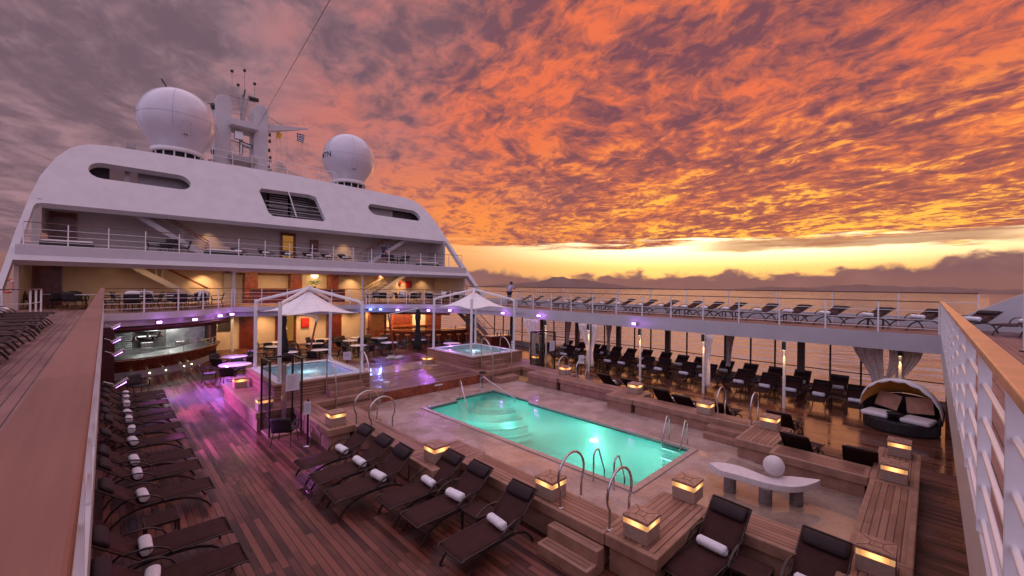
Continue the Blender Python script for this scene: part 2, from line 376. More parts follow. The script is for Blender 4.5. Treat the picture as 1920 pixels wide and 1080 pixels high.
def cap_material():
    m = bpy.data.materials.new('oiled teak handrail'); m.use_nodes = True; t = NT(m.node_tree); b = t.n['Principled BSDF']
    p = t.sep(t.new('ShaderNodeNewGeometry').outputs['Position'])
    a = t.noise(t.xyz(t.m('MULTIPLY', p[0], 3.0), t.m('MULTIPLY', p[1], 3.0), t.m('MULTIPLY', p[2], 3.0)), 1.0, 3)
    g = t.noise(t.xyz(t.m('MULTIPLY', p[0], 60.0), t.m('MULTIPLY', p[1], 60.0), a), 1.0, 5, .6, .8)
    t.put(b.inputs['Base Color'], t.mix(t.ss(t.m('ADD', t.m('MULTIPLY', g, .6), t.m('MULTIPLY', a, .5)), .35, .75), (.30, .13, .075), (.50, .25, .15)))
    b.inputs['Roughness'].default_value = .42; return m
CAP = cap_material()
CAPL = mat('sunlit teak rail', (.55, .27, .14), .36, var=.16, scale=3, bump=.1, bscale=50)  # teak lightened in colour for the sunlight on the aft rail
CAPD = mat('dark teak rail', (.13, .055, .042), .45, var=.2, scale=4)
CAPP = planks('weathered teak cap', (.19, .072, .048), (.27, .115, .080), 'x', 'y', 3.0, 2.2, .004, (.4, .5), wet=.1, contrast=.3, bumpk=.1)
def stone_material():
    m = bpy.data.materials.new('wet sandstone surround'); m.use_nodes = True; t = NT(m.node_tree); b = t.n['Principled BSDF']
    g = t.new('ShaderNodeNewGeometry').outputs['Position']; p = t.sep(g)
    n = t.noise(g, 1.3, 6, .6); n2 = t.noise(g, 9.0, 5, .65); n3 = t.noise(g, 60.0, 3, .6)
    f = t.m('ADD', t.m('MULTIPLY', n, .8), t.m('ADD', t.m('MULTIPLY', n2, .35), t.m('MULTIPLY', n3, .12)))
    col = t.mix(t.ss(f, .45, .85), (.30, .205, .17), (.50, .37, .315))
    jx = t.m('ABSOLUTE', t.m('SUBTRACT', t.m('FRACT', t.m('DIVIDE', p[0], 1.2)), .5)); jy = t.m('ABSOLUTE', t.m('SUBTRACT', t.m('FRACT', t.m('DIVIDE', p[1], 1.2)), .5))
    j = t.m('MULTIPLY', t.ss(jx, .0, .004), t.ss(jy, .0, .004))
    t.put(b.inputs['Base Color'], t.mix(j, t.mix(.35, col, (.10, .07, .06)), col))
    w = t.ss(t.noise(g, .7, 4, .55), .42, .60)
    t.put(b.inputs['Roughness'], t.m('ADD', .48, t.m('MULTIPLY', w, -.36)))
    bp = t.new('ShaderNodeBump'); bp.inputs['Strength'].default_value = .12; bp.inputs['Distance'].default_value = .01
    t.put(bp.inputs['Height'], n2); t.put(b.inputs['Normal'], bp.outputs[0]); return m
STONE = stone_material()
def sea_material():
    m = bpy.data.materials.new('sea water'); m.use_nodes = True; t = NT(m.node_tree); b = t.n['Principled BSDF']
    g = t.new('ShaderNodeNewGeometry').outputs['Position']; p = t.sep(g)
    b.inputs['Base Color'].default_value = (.17, .060, .030, 1); b.inputs['Roughness'].default_value = .05  # warm base adds orange that stands in for the reflected sunset
    b.inputs['IOR'].default_value = 2.3; b.inputs['Specular IOR Level'].default_value = .9
    # swell runs across the line of sight
    ca, sa = math.cos(TH + .25), math.sin(TH + .25)
    u = t.m('ADD', t.m('MULTIPLY', p[0], sa), t.m('MULTIPLY', p[1], ca)); v = t.m('SUBTRACT', t.m('MULTIPLY', p[0], ca), t.m('MULTIPLY', p[1], sa))
    q = t.xyz(u, t.m('MULTIPLY', v, .35), 0.0)
    a = t.noise(q, .42, 4, .6, .6); c = t.noise(q, .13, 2, .5, .3); e = t.noise(q, 2.2, 3, .55)
    h = t.m('ADD', t.m('MULTIPLY', a, 1.0), t.m('ADD', t.m('MULTIPLY', c, 5.0), t.m('MULTIPLY', e, .12)))
    bp = t.new('ShaderNodeBump'); bp.inputs['Strength'].default_value = 1.0; bp.inputs['Distance'].default_value = 1.5
    t.put(bp.inputs['Height'], h); t.put(b.inputs['Normal'], bp.outputs[0]); return m
def water(name, tint, body, amount, bs=9.0, bk=.25):
    m = bpy.data.materials.new(name); m.use_nodes = True; t = NT(m.node_tree); t.n.clear()
    g = t.new('ShaderNodeNewGeometry').outputs['Position']
    bp = t.new('ShaderNodeBump'); bp.inputs['Strength'].default_value = bk; bp.inputs['Distance'].default_value = .02
    t.put(bp.inputs['Height'], t.noise(g, bs, 3, .5))
    tr = t.new('ShaderNodeBsdfTransparent'); tr.inputs[0].default_value = c4(tint)
    tl = t.new('ShaderNodeBsdfTranslucent'); tl.inputs[0].default_value = c4(body)
    df = t.new('ShaderNodeBsdfDiffuse'); df.inputs[0].default_value = c4(tuple(x * .5 for x in body))
    ad = t.new('ShaderNodeMixShader'); ad.inputs[0].default_value = .30; t.l.new(tl.outputs[0], ad.inputs[1]); t.l.new(df.outputs[0], ad.inputs[2])
    mx = t.new('ShaderNodeMixShader'); mx.inputs[0].default_value = amount; t.l.new(tr.outputs[0], mx.inputs[1]); t.l.new(ad.outputs[0], mx.inputs[2])
    gl = t.new('ShaderNodeBsdfGlossy'); gl.inputs['Roughness'].default_value = .03; t.l.new(bp.outputs[0], gl.inputs['Normal'])
    fr = t.new('ShaderNodeFresnel'); fr.inputs[0].default_value = 1.33; t.l.new(bp.outputs[0], fr.inputs['Normal'])
    m2 = t.new('ShaderNodeMixShader'); t.put(m2.inputs[0], t.m('MULTIPLY', fr.outputs[0], t.m('SUBTRACT', 1.0, t.new('ShaderNodeNewGeometry').outputs['Backfacing']))); t.l.new(mx.outputs[0], m2.inputs[1]); t.l.new(gl.outputs[0], m2.inputs[2])
    o = t.new('ShaderNodeOutputMaterial'); t.l.new(m2.outputs[0], o.inputs[0]); return m
SHAL = None
def glass(name, tint=(.8, .83, .82), refl=1.45, haze=0.0):
    m = bpy.data.materials.new(name); m.use_nodes = True; t = NT(m.node_tree); t.n.clear()
    tr = t.new('ShaderNodeBsdfTransparent'); tr.inputs[0].default_value = c4(tint)
    gl = t.new('ShaderNodeBsdfGlossy'); gl.inputs['Roughness'].default_value = .04
    fr = t.new('ShaderNodeFresnel'); fr.inputs[0].default_value = refl
    m2 = t.new('ShaderNodeMixShader'); t.put(m2.inputs[0], t.m('MULTIPLY', fr.outputs[0], t.m('SUBTRACT', 1.0, t.new('ShaderNodeNewGeometry').outputs['Backfacing']))); t.l.new(tr.outputs[0], m2.inputs[1]); t.l.new(gl.outputs[0], m2.inputs[2])
    o = t.new('ShaderNodeOutputMaterial'); t.l.new(m2.outputs[0], o.inputs[0]); return m
SEA = sea_material()
POOLW = water('pool water', (.50, .85, .78), (.20, .76, .66), .50)
TUBWAT = water('hot tub water', (.72, .90, .95), (.50, .78, .90), .5, 7.0, .4)
SHAL = water('shallow clear water', (.90, .90, .86), (.5, .42, .36), .08, 6.0, .12)
GLASS = glass('clear glass', (.93, .94, .93), 1.2); GLASSG = glass('smoky glass', (.84, .86, .84), 1.25)
def band_material():
    m = bpy.data.materials.new('warm lamp band'); m.use_nodes = True; t = NT(m.node_tree); t.n.clear(); p = t.sep(t.new('ShaderNodeTexCoord').outputs['Object'])
    d = t.m('SQRT', t.m('MINIMUM', t.m('MULTIPLY', p[0], p[0]), t.m('MULTIPLY', p[1], p[1])))
    k = t.m('ADD', .9, t.m('MULTIPLY', t.m('SUBTRACT', 1.0, t.ss(d, .01, .19)), 1.5)); e = t.new('ShaderNodeEmission'); t.put(e.inputs[0], t.mix(t.ss(d, 0.0, .18), (1, .42, .15), (1, .27, .075))); t.put(e.inputs[1], k)
    o = t.new('ShaderNodeOutputMaterial'); t.l.new(e.outputs[0], o.inputs[0]); return m
BAND = band_material()
BULB = emit('warm downlight', (1, .66, .32), 9)
PURP = emit('violet lens', (.55, .22, 1), 16)
BLUEL = emit('blue lens', (.12, .25, 1), 12)
GLOBE = emit('warm globe', (1, .72, .36), 3.2)
COOLL = emit('cool work light', (.9, 1, .92), 3.0)
MIRR = mat('lit mirror', (.8, .66, .5), .15, .9)
HULL = mat('lit white tube', (.7, .66, .6), .3)
def lamp(kind, loc, col, k, size=.05, aim=None, cone=70, blend=.6, name='light', sx=None, sy=None):
    d = bpy.data.lights.new(name, kind); d.energy = k; d.color = col
    if kind == 'AREA':
        d.shape = 'RECTANGLE'; d.size = sx or size; d.size_y = sy or size
    else: d.shadow_soft_size = size
    if kind == 'SPOT': d.spot_size = R(cone); d.spot_blend = blend
    o = bpy.data.objects.new(name, d); C.objects.link(o); o.location = loc
    if aim is not None: o.rotation_euler = (Vector(aim) - Vector(loc)).to_track_quat('-Z', 'Y').to_euler()
    elif kind in ('AREA', 'SPOT'): o.rotation_euler = (0, 0, 0)
    return o
WARM = (1, .55, .24)
# ================================================================== setting
tag(MB().grid(lambda u, v: ((u - .5) * 60000, (v - .5) * 60000, -13.5), 2, 2, False).build('sea', SEA), kind='structure')
HILLM = mat('far hill forest', (.10, .085, .085), .9, var=.3, scale=.002)
def hills(name, pts, dist, depth):
    m = MB(); n = len(pts); front = []; top = []; back = []
    for px, h in pts:
        v = ray(px, 538); s = dist / v.xy.length; front.append((v.x * s, v.y * s, -14)); top.append((v.x * s * 1.06, v.y * s * 1.06, -13.5 + h)); back.append((v.x * s * 1.2, v.y * s * 1.2, -14))
    m.add(front + top + back, [(i, i + 1, i + 1 + n, i + n) for i in range(n - 1)] + [(i + n, i + 1 + n, i + 1 + 2 * n, i + 2 * n) for i in range(n - 1)], True)
    return tag(m.build(name, HILLM), kind='structure')
random.seed(3)
def ridge(x0, x1, n, f):
    out = []
    for i in range(n + 1):
        t = i / n; x = x0 + (x1 - x0) * t; out.append((x, max(0, f(x) * (1 + .07 * math.sin(x * .11) + .05 * math.sin(x * .31 + 1)))))
    return out
hills('hills', ridge(860, 1290, 70, lambda x: 250 * math.exp(-((x - 1045) / 42) ** 2) + 210 * math.exp(-((x - 1100) / 55) ** 2) + 130 * math.exp(-((x - 970) / 60) ** 2) + 60 * math.exp(-((x - 1180) / 70) ** 2)), 13000, 1)
hills('hills', ridge(1280, 2050, 90, lambda x: 130 * math.exp(-((x - 1440) / 60) ** 2) + 190 * math.exp(-((x - 1590) / 90) ** 2) + 170 * math.exp(-((x - 1760) / 130) ** 2) + 150 * math.exp(-((x - 1980) / 90) ** 2)), 15000, 1)

def catmull(P, k=5):
    out = []
    for i in range(len(P) - 1):
        p0, p1, p2, p3 = P[max(i - 1, 0)], P[i], P[i + 1], P[min(i + 2, len(P) - 1)]
        for j in range(k):
            t = j / k
            out.append(tuple(.5 * (2 * p1[c] + (p2[c] - p0[c]) * t + (2 * p0[c] - 5 * p1[c] + 4 * p2[c] - p3[c]) * t * t + (3 * p1[c] - p0[c] - 3 * p2[c] + p3[c]) * t ** 3) for c in (0, 1)))
    out.append(P[-1]); return out
FRONT = catmull([(19.08, 17.5), (19.02, 21.0), (18.2, 24.2), (16.6, 26.3), (15.2, 27.4), (13.7, 28.35)]) + \
    catmull([(13.6, 28.4), (11.6, 27.9), (9.4, 27.7), (7.4, 27.9), (5.4, 28.4)])[:] + \
    catmull([(5.3, 28.35), (4.75, 27.7), (4.1, 26.7), (3.1, 25.6), (1.7, 24.85), (.4, 24.45), (-.05, 24.35)])
HOLE = [(-.05, -.2), (19.1, -.2)] + FRONT
def grow(P, d):                       # push the front edge of the opening forward
    return [(x + (d * .3 if x > 15 else -d * .3 if x < 4 else 0) if 18 < y < 26 else x, y + d * max(0, min(1, (y - 20) / 6))) for x, y in P]
DHOLE = [(8.2, .8), (11.95, .8), (11.95, 3.3), (14.0, 3.3), (14.0, 14.9), (6.1, 14.9), (6.1, 3.3), (8.2, 3.3)]
tag(poly_with_holes('pool_deck', [(-3.2, -14), (15.2, -14), (15.2, 34), (-3.2, 34)], [DHOLE], 0.0, TEAK8), kind='structure')
tag(poly_with_holes('starboard_deck', [(15.2, -14), (23.3, -14), (23.3, 34), (15.2, 34)], [], 0.0, TEAK8X), kind='structure')
POOL = [(8.45, 4.7), (11.68, 4.7), (11.72, 10.9), (11.95, 11.2), (12.0, 13.27), (9.95, 13.27), (9.8, 12.97), (8.4, 12.93)]
OUT = [(8.1, .7), (12.05, .7), (12.05, 3.2), (14.1, 3.2), (14.1, 15.0), (6.0, 15.0), (6.0, 3.2), (8.1, 3.2)]
tag(poly_with_holes('pool_surround', OUT, [POOL], 0.0, STONE, z=.10), kind='structure')
DHOLE9 = [(-3.25, -14), (23.3, -14), (23.3, 34.2), (-3.25, 34.2)]
d9 = empty('balcony_deck', (0, 0, 0)); tag(d9, 'white fascia of the balcony deck running all round the pool opening', 'ship deck')
poly_with_holes('upper_fascia', DHOLE9, [HOLE], .30, WHITE, z=3.05, parent=d9)
poly_with_holes('lower_fascia', DHOLE9, [grow(HOLE, .28)], .29, WHITE, z=2.755, parent=d9)
tag(poly_with_holes('balcony_floor', [(19.17, -.2), (23.25, -.2), (23.25, 34), (-3.2, 34), (-3.2, -.2), (-.12, -.2)] + grow([(x + .08 if x > 10 else x - .08, y) for x, y in FRONT], .12)[::-1], [], 0.0, TEAK9, z=3.206), kind='structure')
tag(poly_with_holes('balcony_floor', [(-3.2, -13.9), (23.25, -13.9), (23.25, -.27), (-3.2, -.27)], [], 0.0, TEAK9X, z=3.206), kind='structure')

# ================================================================== superstructure
PW = math.sqrt(1 + .85 ** 2)
FM = Matrix(((1, 0, 0, 0), (0, .85 / PW, -1 / PW, 27.8), (0, 1 / PW, .85 / PW, 4.1), (0, 0, 0, 1)))
def fp(L): return [(x, (z - 4.1) * PW) for x, z in L]
def fpx(L):                           # facade-plane coordinates from photograph pixels
    o = []
    for q in L:
        x, y, z = atf(*q); o.append((x, (z - 4.1) * PW))
    return o
sup = empty('ship_superstructure', (0, 0, 0)); tag(sup, 'big white sloping ship superstructure with oval cut-outs and two open balconies', 'superstructure')
outer = fp([(-3.52, 3.21), (-3.42, 4.1), (-3.27, 5.0), (-3.04, 6.97), (-2.8, 8.6), (-2.52, 10.06), (-2.03, 11.39), (-1.56, 12.15), (-1.2, 12.45), (-.83, 12.65), (-.05, 12.82), (2.5, 12.95), (5.29, 13.05), (10.1, 13.18), (15, 13.10), (20.0, 12.98), (21.0, 12.80), (21.6, 12.45), (22.05, 11.8), (22.45, 10.75), (22.75, 9.0), (23.12, 6.8), (23.45, 5.2), (23.75, 3.21), (23.5, 3.21), (22.95, 5.50), (-3.0, 5.50), (-3.28, 3.21)])
open10 = fp([(-2.86, 6.27), (22.83, 6.27), (22.5, 8.55), (22.35, 8.68), (22.15, 8.72), (9.0, 8.62), (-2.35, 8.50), (-2.52, 8.44), (-2.60, 8.3)])
def oval(x0, x1, z0, z1, n=8):
    r = (z1 - z0) / 2; o = []
    for i in range(n + 1): a = -PI / 2 + PI * i / n; o.append((x1 - r * 1.1 + r * 1.1 * math.cos(a), (z0 + z1) / 2 + r * math.sin(a)))
    for i in range(n + 1): a = PI / 2 + PI * i / n; o.append((x0 + r * 1.1 + r * 1.1 * math.cos(a), (z0 + z1) / 2 + r * math.sin(a)))
    return fp(o)
win = fpx([(487, 360), (490, 353), (537, 358), (542, 362), (556, 404), (553, 408), (512, 404), (505, 400)])
win = fpx([(486, 358), (490, 353), (580, 365), (592, 370), (610, 411), (607, 415), (512, 405), (504, 399)])
poly_with_holes('facade', outer, [open10, oval(-.78, 3.85, 10.42, 11.5), oval(15.9, 20.9, 10.55, 11.62), win], .34, WHITE, FM @ Matrix.Translation((0, 0, -.17)), sup)
def supbox(name, m, *b, bevel=0, label=None):
    mb = MB()
    for q in b: mb.box(*q)
    o = mb.build(name, m, sup, bevel=bevel)
    if label: o['label'] = label
    return o
BULK = mat('bulkhead paint', (.50, .44, .42), .5, var=.05, scale=1.0)
supbox('upper_deck_slab', WHITE, (-2.95, 22.93, 29.2, 34.2, 5.62, 6.22)); supbox('upper_ceiling', BULK, (-2.3, 22.3, 31.85, 34.2, 8.74, 8.86)); supbox('ceiling_panel', BULK, (-2.9, 22.9, 29.1, 34.2, 5.53, 5.615))
supbox('bulkhead', BULK, (-2.9, 22.9, 34.2, 34.4, 6.22, 8.9)); supbox('bulkhead', CREAM, (-3.1, 23.1, 34.2, 34.42, 3.2, 5.6))
supbox('bulkhead', CREAM, (4.3, 15.9, 34.0, 34.2, 0, 2.62))
for x0, x1, k_ in ((-3.0, -2.86, .5), (22.86, 23.0, -.6)):
    supbox('side_wall', BULK, (x0 + k_, x1 + k_, 31.7, 34.2, 6.22, 8.74)); supbox('side_wall', BULK, (x0, x1, 29.4, 34.2, 3.21, 5.53))
supbox('roof', WHITE, (-.2, 20.2, 35.3, 46, 12.45, 12.62)); supbox('upper_floor', GREY, (-2.4, 22.4, 32.35, 46, 8.9, 9.0))
supbox('inner_panel', GREY, (1.35, 6.2, 35.1, 35.3, 9.0, 12.3)); supbox('inner_post', WHITE, (.75, 1.0, 35.0, 35.3, 9.0, 12.25)); supbox('inner_panel', GREY, (15.2, 18.75, 34.9, 35.0, 9.0, 11.95)); supbox('recess_shade_panel', DARKP, (18.75, 21.6, 34.9, 35.0, 9.0, 11.9))  # near-black panels put in for the shade behind the ovals
supbox('recess_shade_panel', DARKP, (-1.6, .1, 35.4, 35.6, 9.0, 11.7)); supbox('inner_panel', GREY, (6.2, 14, 36.0, 36.2, 9.0, 12.7))
for x0, x1 in ((8.75, 10.05), (10.25, 11.5)):
    lv = supbox('louvre_panel', DARKP, (x0, x1, 35.3, 35.8, 9.0, 12.2)); m = MB()
    for k in range(16): m.box(x0 + .02, x1 - .02, 35.24, 35.3, 9.3 + k * .18, 9.36 + k * .18)
    m.build('louvre', GREY, lv)
m = MB()
for k in range(4): m.tube([(7.9 + k * .03, 33.2, 9.6 + k * .28), (11.9, 33.2, 9.6 + k * .28)], .018, 6)
m.build('opening_bars', WHITE, sup)
b0 = Vector(atf(588, 366)); b1 = Vector(atf(540 + 12, 410)); MB().tube([atf(541, 360), atf(556, 407)], .045, 8).build('opening_mullion', WHITE, sup)
def door(x0, x1, y, z0, z1, m=DOORM, glassy=False, y2=None):
    d = supbox('door', m, (x0, x1, y - .07, y - .005, z0 + .01, z1))
    MB().box(x0 - .07, x0 - .004, y - .09, y - .003, z0 + .01, z1 + .07).box(x1 + .004, x1 + .07, y - .09, y - .003, z0 + .01, z1 + .07).box(x0 - .004, x1 + .004, y - .09, y - .003, z1 + .004, z1 + .07).build('frame', WOODR, d)
    MB().tube([(x1 - .12, y - .08, z0 + 1.05), (x1 - .12, y - .14, z0 + 1.05), (x1 - .26, y - .14, z0 + 1.05)], .012, 6).build('handle', STEEL, d)
    if not glassy: MB().box(x0 + .14, x1 - .14, y - .085, y - .072, z0 + 1.25, z1 - .15).box(x0 + .14, x1 - .14, y - .085, y - .072, z0 + .18, z0 + .95).build('door_panel', m, d, bevel=.01)
    else: MB().box(x0 + .12, x1 - .12, y - .085, y - .072, z0 + .3, z1 - .15).build('pane', emit('lit amber doorway', (.8, .34, .07), .30), d)  # glowing pane stands in for the lit passage behind the door
door(-2.2, -1.25, 34.2, 6.22, 8.34); door(9.3, 10.25, 34.2, 6.22, 8.35, glassy=True); door(-2.75, -1.8, 34.2, 3.2, 5.35)
door(6.76, 7.5, 34.0, 0, 2.35); door(12.7, 13.75, 34.0, 0, 2.3); door(9.0, 10.3, 34.0, 0, 2.35, glassy=True)
# central wood bar front of the balcony
x0 = aty(460, 500, 34)[0]
for a, b, mm, y, z1 in ((460, 484, WOODR, 33.4, 5.5), (546, 567, WOODR, 33.5, 5.5), (620, 635, WOODR, 33.4, 5.5)):
    supbox('wood_column', mm, (aty(a, 500, y)[0], aty(b, 500, y)[0], y, 34.19, 3.21, z1))
supbox('wood_header', WOODR, (6.0, 14.2, 33.2, 34.19, 5.30, 5.51)); supbox('glass_door', GREY, (5.75, 6.6, 34.05, 34.19, 3.21, 5.3))
for px, w in ((438, .07), (680, .08)):
    q = at(px, 500, 5.5); q = aty(px, 530, 29.6)
    MB().tube([(q[0], 29.6, 3.2), (q[0], 29.6, 5.55)], w, 12).build('column', WHITE, sup)
def stair(xa, za, xb, zb, y0=32.6, y1=33.6, he=.88):
    st = empty('stairway', (0, 0, 0), parent=sup); dirx = 1 if xb > xa else -1; m = MB()
    for y in (y0, y1): m.flat([(xa, y, za), (xb, y, zb)], .05, .30)
    m.build('stringer', WHITE, st); n = 11; m = MB()
    for k in range(n):
        t = (k + .5) / n; x = xa + (xb - xa) * t; z = za + (zb - za) * t; m.box(x - .14, x + .14, y0 + .03, y1 - .03, z - .015, z + .02)
    m.build('tread', WOODR, st)
    m = MB(); q = MB()
    for y in (y0, y1):
        q.tube([(xa - dirx * .2, y, za + .92), (xa + (xb - xa) * he, y, za + (zb - za) * he + .95)], .030, 8)
        for h in (.30, .45, .6, .75): m.tube([(xa, y, za + h), (xa + (xb - xa) * he, y, za + (zb - za) * he + h)], .008, 5)
        for t in (.03, .35, .68, he): m.tube([(xa + (xb - xa) * t, y, za + (zb - za) * t), (xa + (xb - xa) * t, y, za + (zb - za) * t + .93)], .016, 6)
    q.build('handrail', WOODR, st); m.build('baluster', WHITE, st)
stair(4.6, 6.25, 1.0, 8.65, he=.68); stair(4.6, 3.25, 1.0, 5.55, he=.60); stair(15.3, 6.25, 18.9, 8.65, he=.68); stair(15.3, 3.25, 18.9, 5.55, he=.60); stair(22.2, .1, 19.4, 2.6, 24.6, 25.6)
# ================================================================== railings
def rail(path, z0, ztop, label, capw=.055, caph=.035, nb=3, sp=1.5, capm=None, post=.045, barr=.011, zb0=.18, cat='railing', name='railing', flatpost=None, group=None, posts=None):
    o = empty(name, (path[0][0], path[0][1], z0)); tag(o, label, cat, group); ox, oy = path[0]
    P = [Vector((x - ox, y - oy, 0)) for x, y in path]; h = ztop - z0
    L = [0]
    for i in range(1, len(P)): L.append(L[-1] + (P[i] - P[i - 1]).length)
    MB().flat([(p.x, p.y, h - caph / 2) for p in P], capw, caph).build('handrail', capm or CAP, o, bevel=.006)
    m = MB()
    for k in range(nb):
        z = zb0 + (h - caph - zb0) * k / nb; m.tube([(p.x, p.y, z) for p in P], barr, 6)
    m.build('rail_bars', WHITE2, o)
    n = max(1, round(L[-1] / sp)); pts = posts or [L[-1] * k / n for k in range(n + 1)]
    for d in pts:
        i = 1
        while i < len(L) - 1 and L[i] < d: i += 1
        t = (d - L[i - 1]) / max(1e-6, L[i] - L[i - 1]); p = P[i - 1].lerp(P[i], t); dr = (P[i] - P[i - 1]).normalized(); nn = Vector((-dr.y, dr.x, 0))
        a, b = flatpost or (post / 2, post / 2); vs = []
        for zz in (0, h - caph):
            for q in ((-1, -1), (1, -1), (1, 1), (-1, 1)): v = p + dr * (q[0] * a) + nn * (q[1] * b); vs.append((v.x, v.y, zz))
        MB().add(vs, [(0, 3, 2, 1), (4, 5, 6, 7), (0, 1, 5, 4), (1, 2, 6, 5), (2, 3, 7, 6), (3, 0, 4, 7)]).build('post', WHITE2, o, bevel=.003)
    return o
rail([(-.08, -.16), (-.08, 23.95)], 3.21, 4.30, 'wide teak capped rail running ahead along the edge of the left balcony', .115, .035, 4, 1.25, CAPP, flatpost=(.008, .03), barr=.012)
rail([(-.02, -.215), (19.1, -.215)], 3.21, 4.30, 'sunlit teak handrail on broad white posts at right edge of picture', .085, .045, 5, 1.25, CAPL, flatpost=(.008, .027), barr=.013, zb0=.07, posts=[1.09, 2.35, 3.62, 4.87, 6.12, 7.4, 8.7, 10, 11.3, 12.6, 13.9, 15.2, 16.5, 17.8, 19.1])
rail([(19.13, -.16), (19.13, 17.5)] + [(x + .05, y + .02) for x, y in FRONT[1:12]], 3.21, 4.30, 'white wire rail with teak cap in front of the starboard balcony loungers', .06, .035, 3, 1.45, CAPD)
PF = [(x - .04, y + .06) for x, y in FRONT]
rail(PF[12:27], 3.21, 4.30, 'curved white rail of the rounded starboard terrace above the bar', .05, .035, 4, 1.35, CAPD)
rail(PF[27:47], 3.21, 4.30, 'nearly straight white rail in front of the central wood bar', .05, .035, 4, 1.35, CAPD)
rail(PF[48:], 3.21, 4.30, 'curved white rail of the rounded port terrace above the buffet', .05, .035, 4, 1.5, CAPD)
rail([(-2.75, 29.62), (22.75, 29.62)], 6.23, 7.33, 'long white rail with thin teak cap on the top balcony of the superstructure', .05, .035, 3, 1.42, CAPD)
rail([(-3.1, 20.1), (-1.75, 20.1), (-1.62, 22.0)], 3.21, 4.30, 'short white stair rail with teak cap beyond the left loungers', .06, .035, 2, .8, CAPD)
# outboard screens
o = rail([(23.22, -1.2), (23.22, 29.2)], 3.21, 4.60, 'tall outboard teak topped windscreen rail along the starboard balcony', .07, .05, 1, 2.15, CAPD, zb0=1.0, barr=.014)
MB().box(0, .02, 0, 30.2, 0.45, 1.34).build('glass_screen', GLASS, o)
o = empty('bulwark', (23.24, -1.2, 0)); tag(o, 'low white bulwark at the outer foot of the starboard balcony', 'bulwark')
MB().box(0, .08, 0, 30, 3.21, 3.62).build('plate', WHITE, o)
o = empty('bulwark', (23.0, -1.5, 3.2)); tag(o, 'tall white sloping bulwark behind the loungers at far right', 'bulwark')
m = MB(); ys = [(1.0, .35), (.77, .47), (0, .94), (-.76, 1.40), (-1.8, 1.95), (-4, 2.6), (-9, 2.9)]
vs = [(.0, y, 0) for y, z in ys] + [(.12, y, 0) for y, z in ys] + [(.0, y, z) for y, z in ys] + [(.12, y, z) for y, z in ys]; n = len(ys)
for i in range(n - 1): m.add([vs[i], vs[i + 1], vs[2 * n + i + 1], vs[2 * n + i], vs[n + i], vs[n + i + 1], vs[3 * n + i + 1], vs[3 * n + i]], [(0, 1, 2, 3), (7, 6, 5, 4), (3, 2, 6, 7), (0, 3, 7, 4), (1, 5, 6, 2)])
m.build('plate', WHITE, o)
o = empty('awning_post', at(1921, 660, 3.2) + (3.2,)); tag(o, 'white round post standing on the aft deck at the right picture edge', 'post')
MB().tube([(0, 0, .02), (0, 0, 2.4)], .03, 10).build('pole', WHITE2, o); MB().lathe([(.0, 0), (.09, 0), (.09, .03), (0, .03)], 16).build('foot', BLACK, o)
# starboard side openings of the pool deck
o = empty('side_bulwark', (23.1, -2, 0)); tag(o, 'low side wall under the open starboard windows of the pool deck', 'bulwark')
MB().box(0, .12, 0, 32, 0, .34).build('plate', WHITE, o); MB().box(-.04, .16, 0, 32, .342, .38).build('sill', CAP, o)
MB().tube([(.05, 0, 1.06), (.05, 32, 1.06)], .022, 8).build('handrail', FRAME, o)
FRM = mat('taupe window post', (.13, .095, .08), .5, .2)
ks = 0
for k in range(8):
    y0 = 1.06 + 3.2 * k
    o = empty('hull_column', (23.12, y0, 0)); tag(o, 'wide taupe hull column, %s from the near end of the starboard windows' % ORD[k], 'column', 'wide columns between the starboard windows')
    MB().box(-.10, .10, -.14, .14, .38, 2.62).build('shaft', FRM, o, bevel=.01)
    for j in (1, 2):
        o = empty('window_post', (23.16, y0 + j * 1.06, 0)); tag(o, 'thin taupe window post %s the %s wide starboard column' % (('just beyond', 'second beyond')[j - 1], ORD[k]), 'post', 'thin posts between the starboard windows')
        MB().box(-.03, .03, -.035, .035, .38, 2.62).build('shaft', FRM, o)
GL = mat('lamp fitting', (.03, .025, .025), .5)
for k, (cX, y) in enumerate(((20.6, .8), (18.92, 4.03), (18.92, 7.08), (18.92, 10.12), (18.92, 13.17), (18.92, 16.25))):
    o = empty('balcony_column', (cX, y, 0)); tag(o, 'slim white round column lit from above under the starboard balcony, %s from the near end' % ORD[k], 'column', 'lit round columns under the starboard balcony')
    MB().tube([(0, 0, 0), (0, 0, 2.62)], .055, 14).build('shaft', HULL, o)
    f = MB().tube([(-.13, 0, 2.28), (-.13, 0, 2.6)], .065, 12).build('downlight', GL, o); MB().disc((-.13, 0, 2.275), .045, 14, False).build('lens', BULB, f)
    lamp('SPOT', (cX - .15, y, 2.26), (1, .55, .22), 60, .03, (cX - .05, y, 0), 50, .8)
# port side wall under the balcony
o = empty('side_wall', (-1.3, -4, 0)); tag(o, 'shaded white wall behind the heads of the port loungers', 'wall'); MB().box(-.1, 0, 0, 29.5, 0, 2.6).build('plate', WHITE, o)
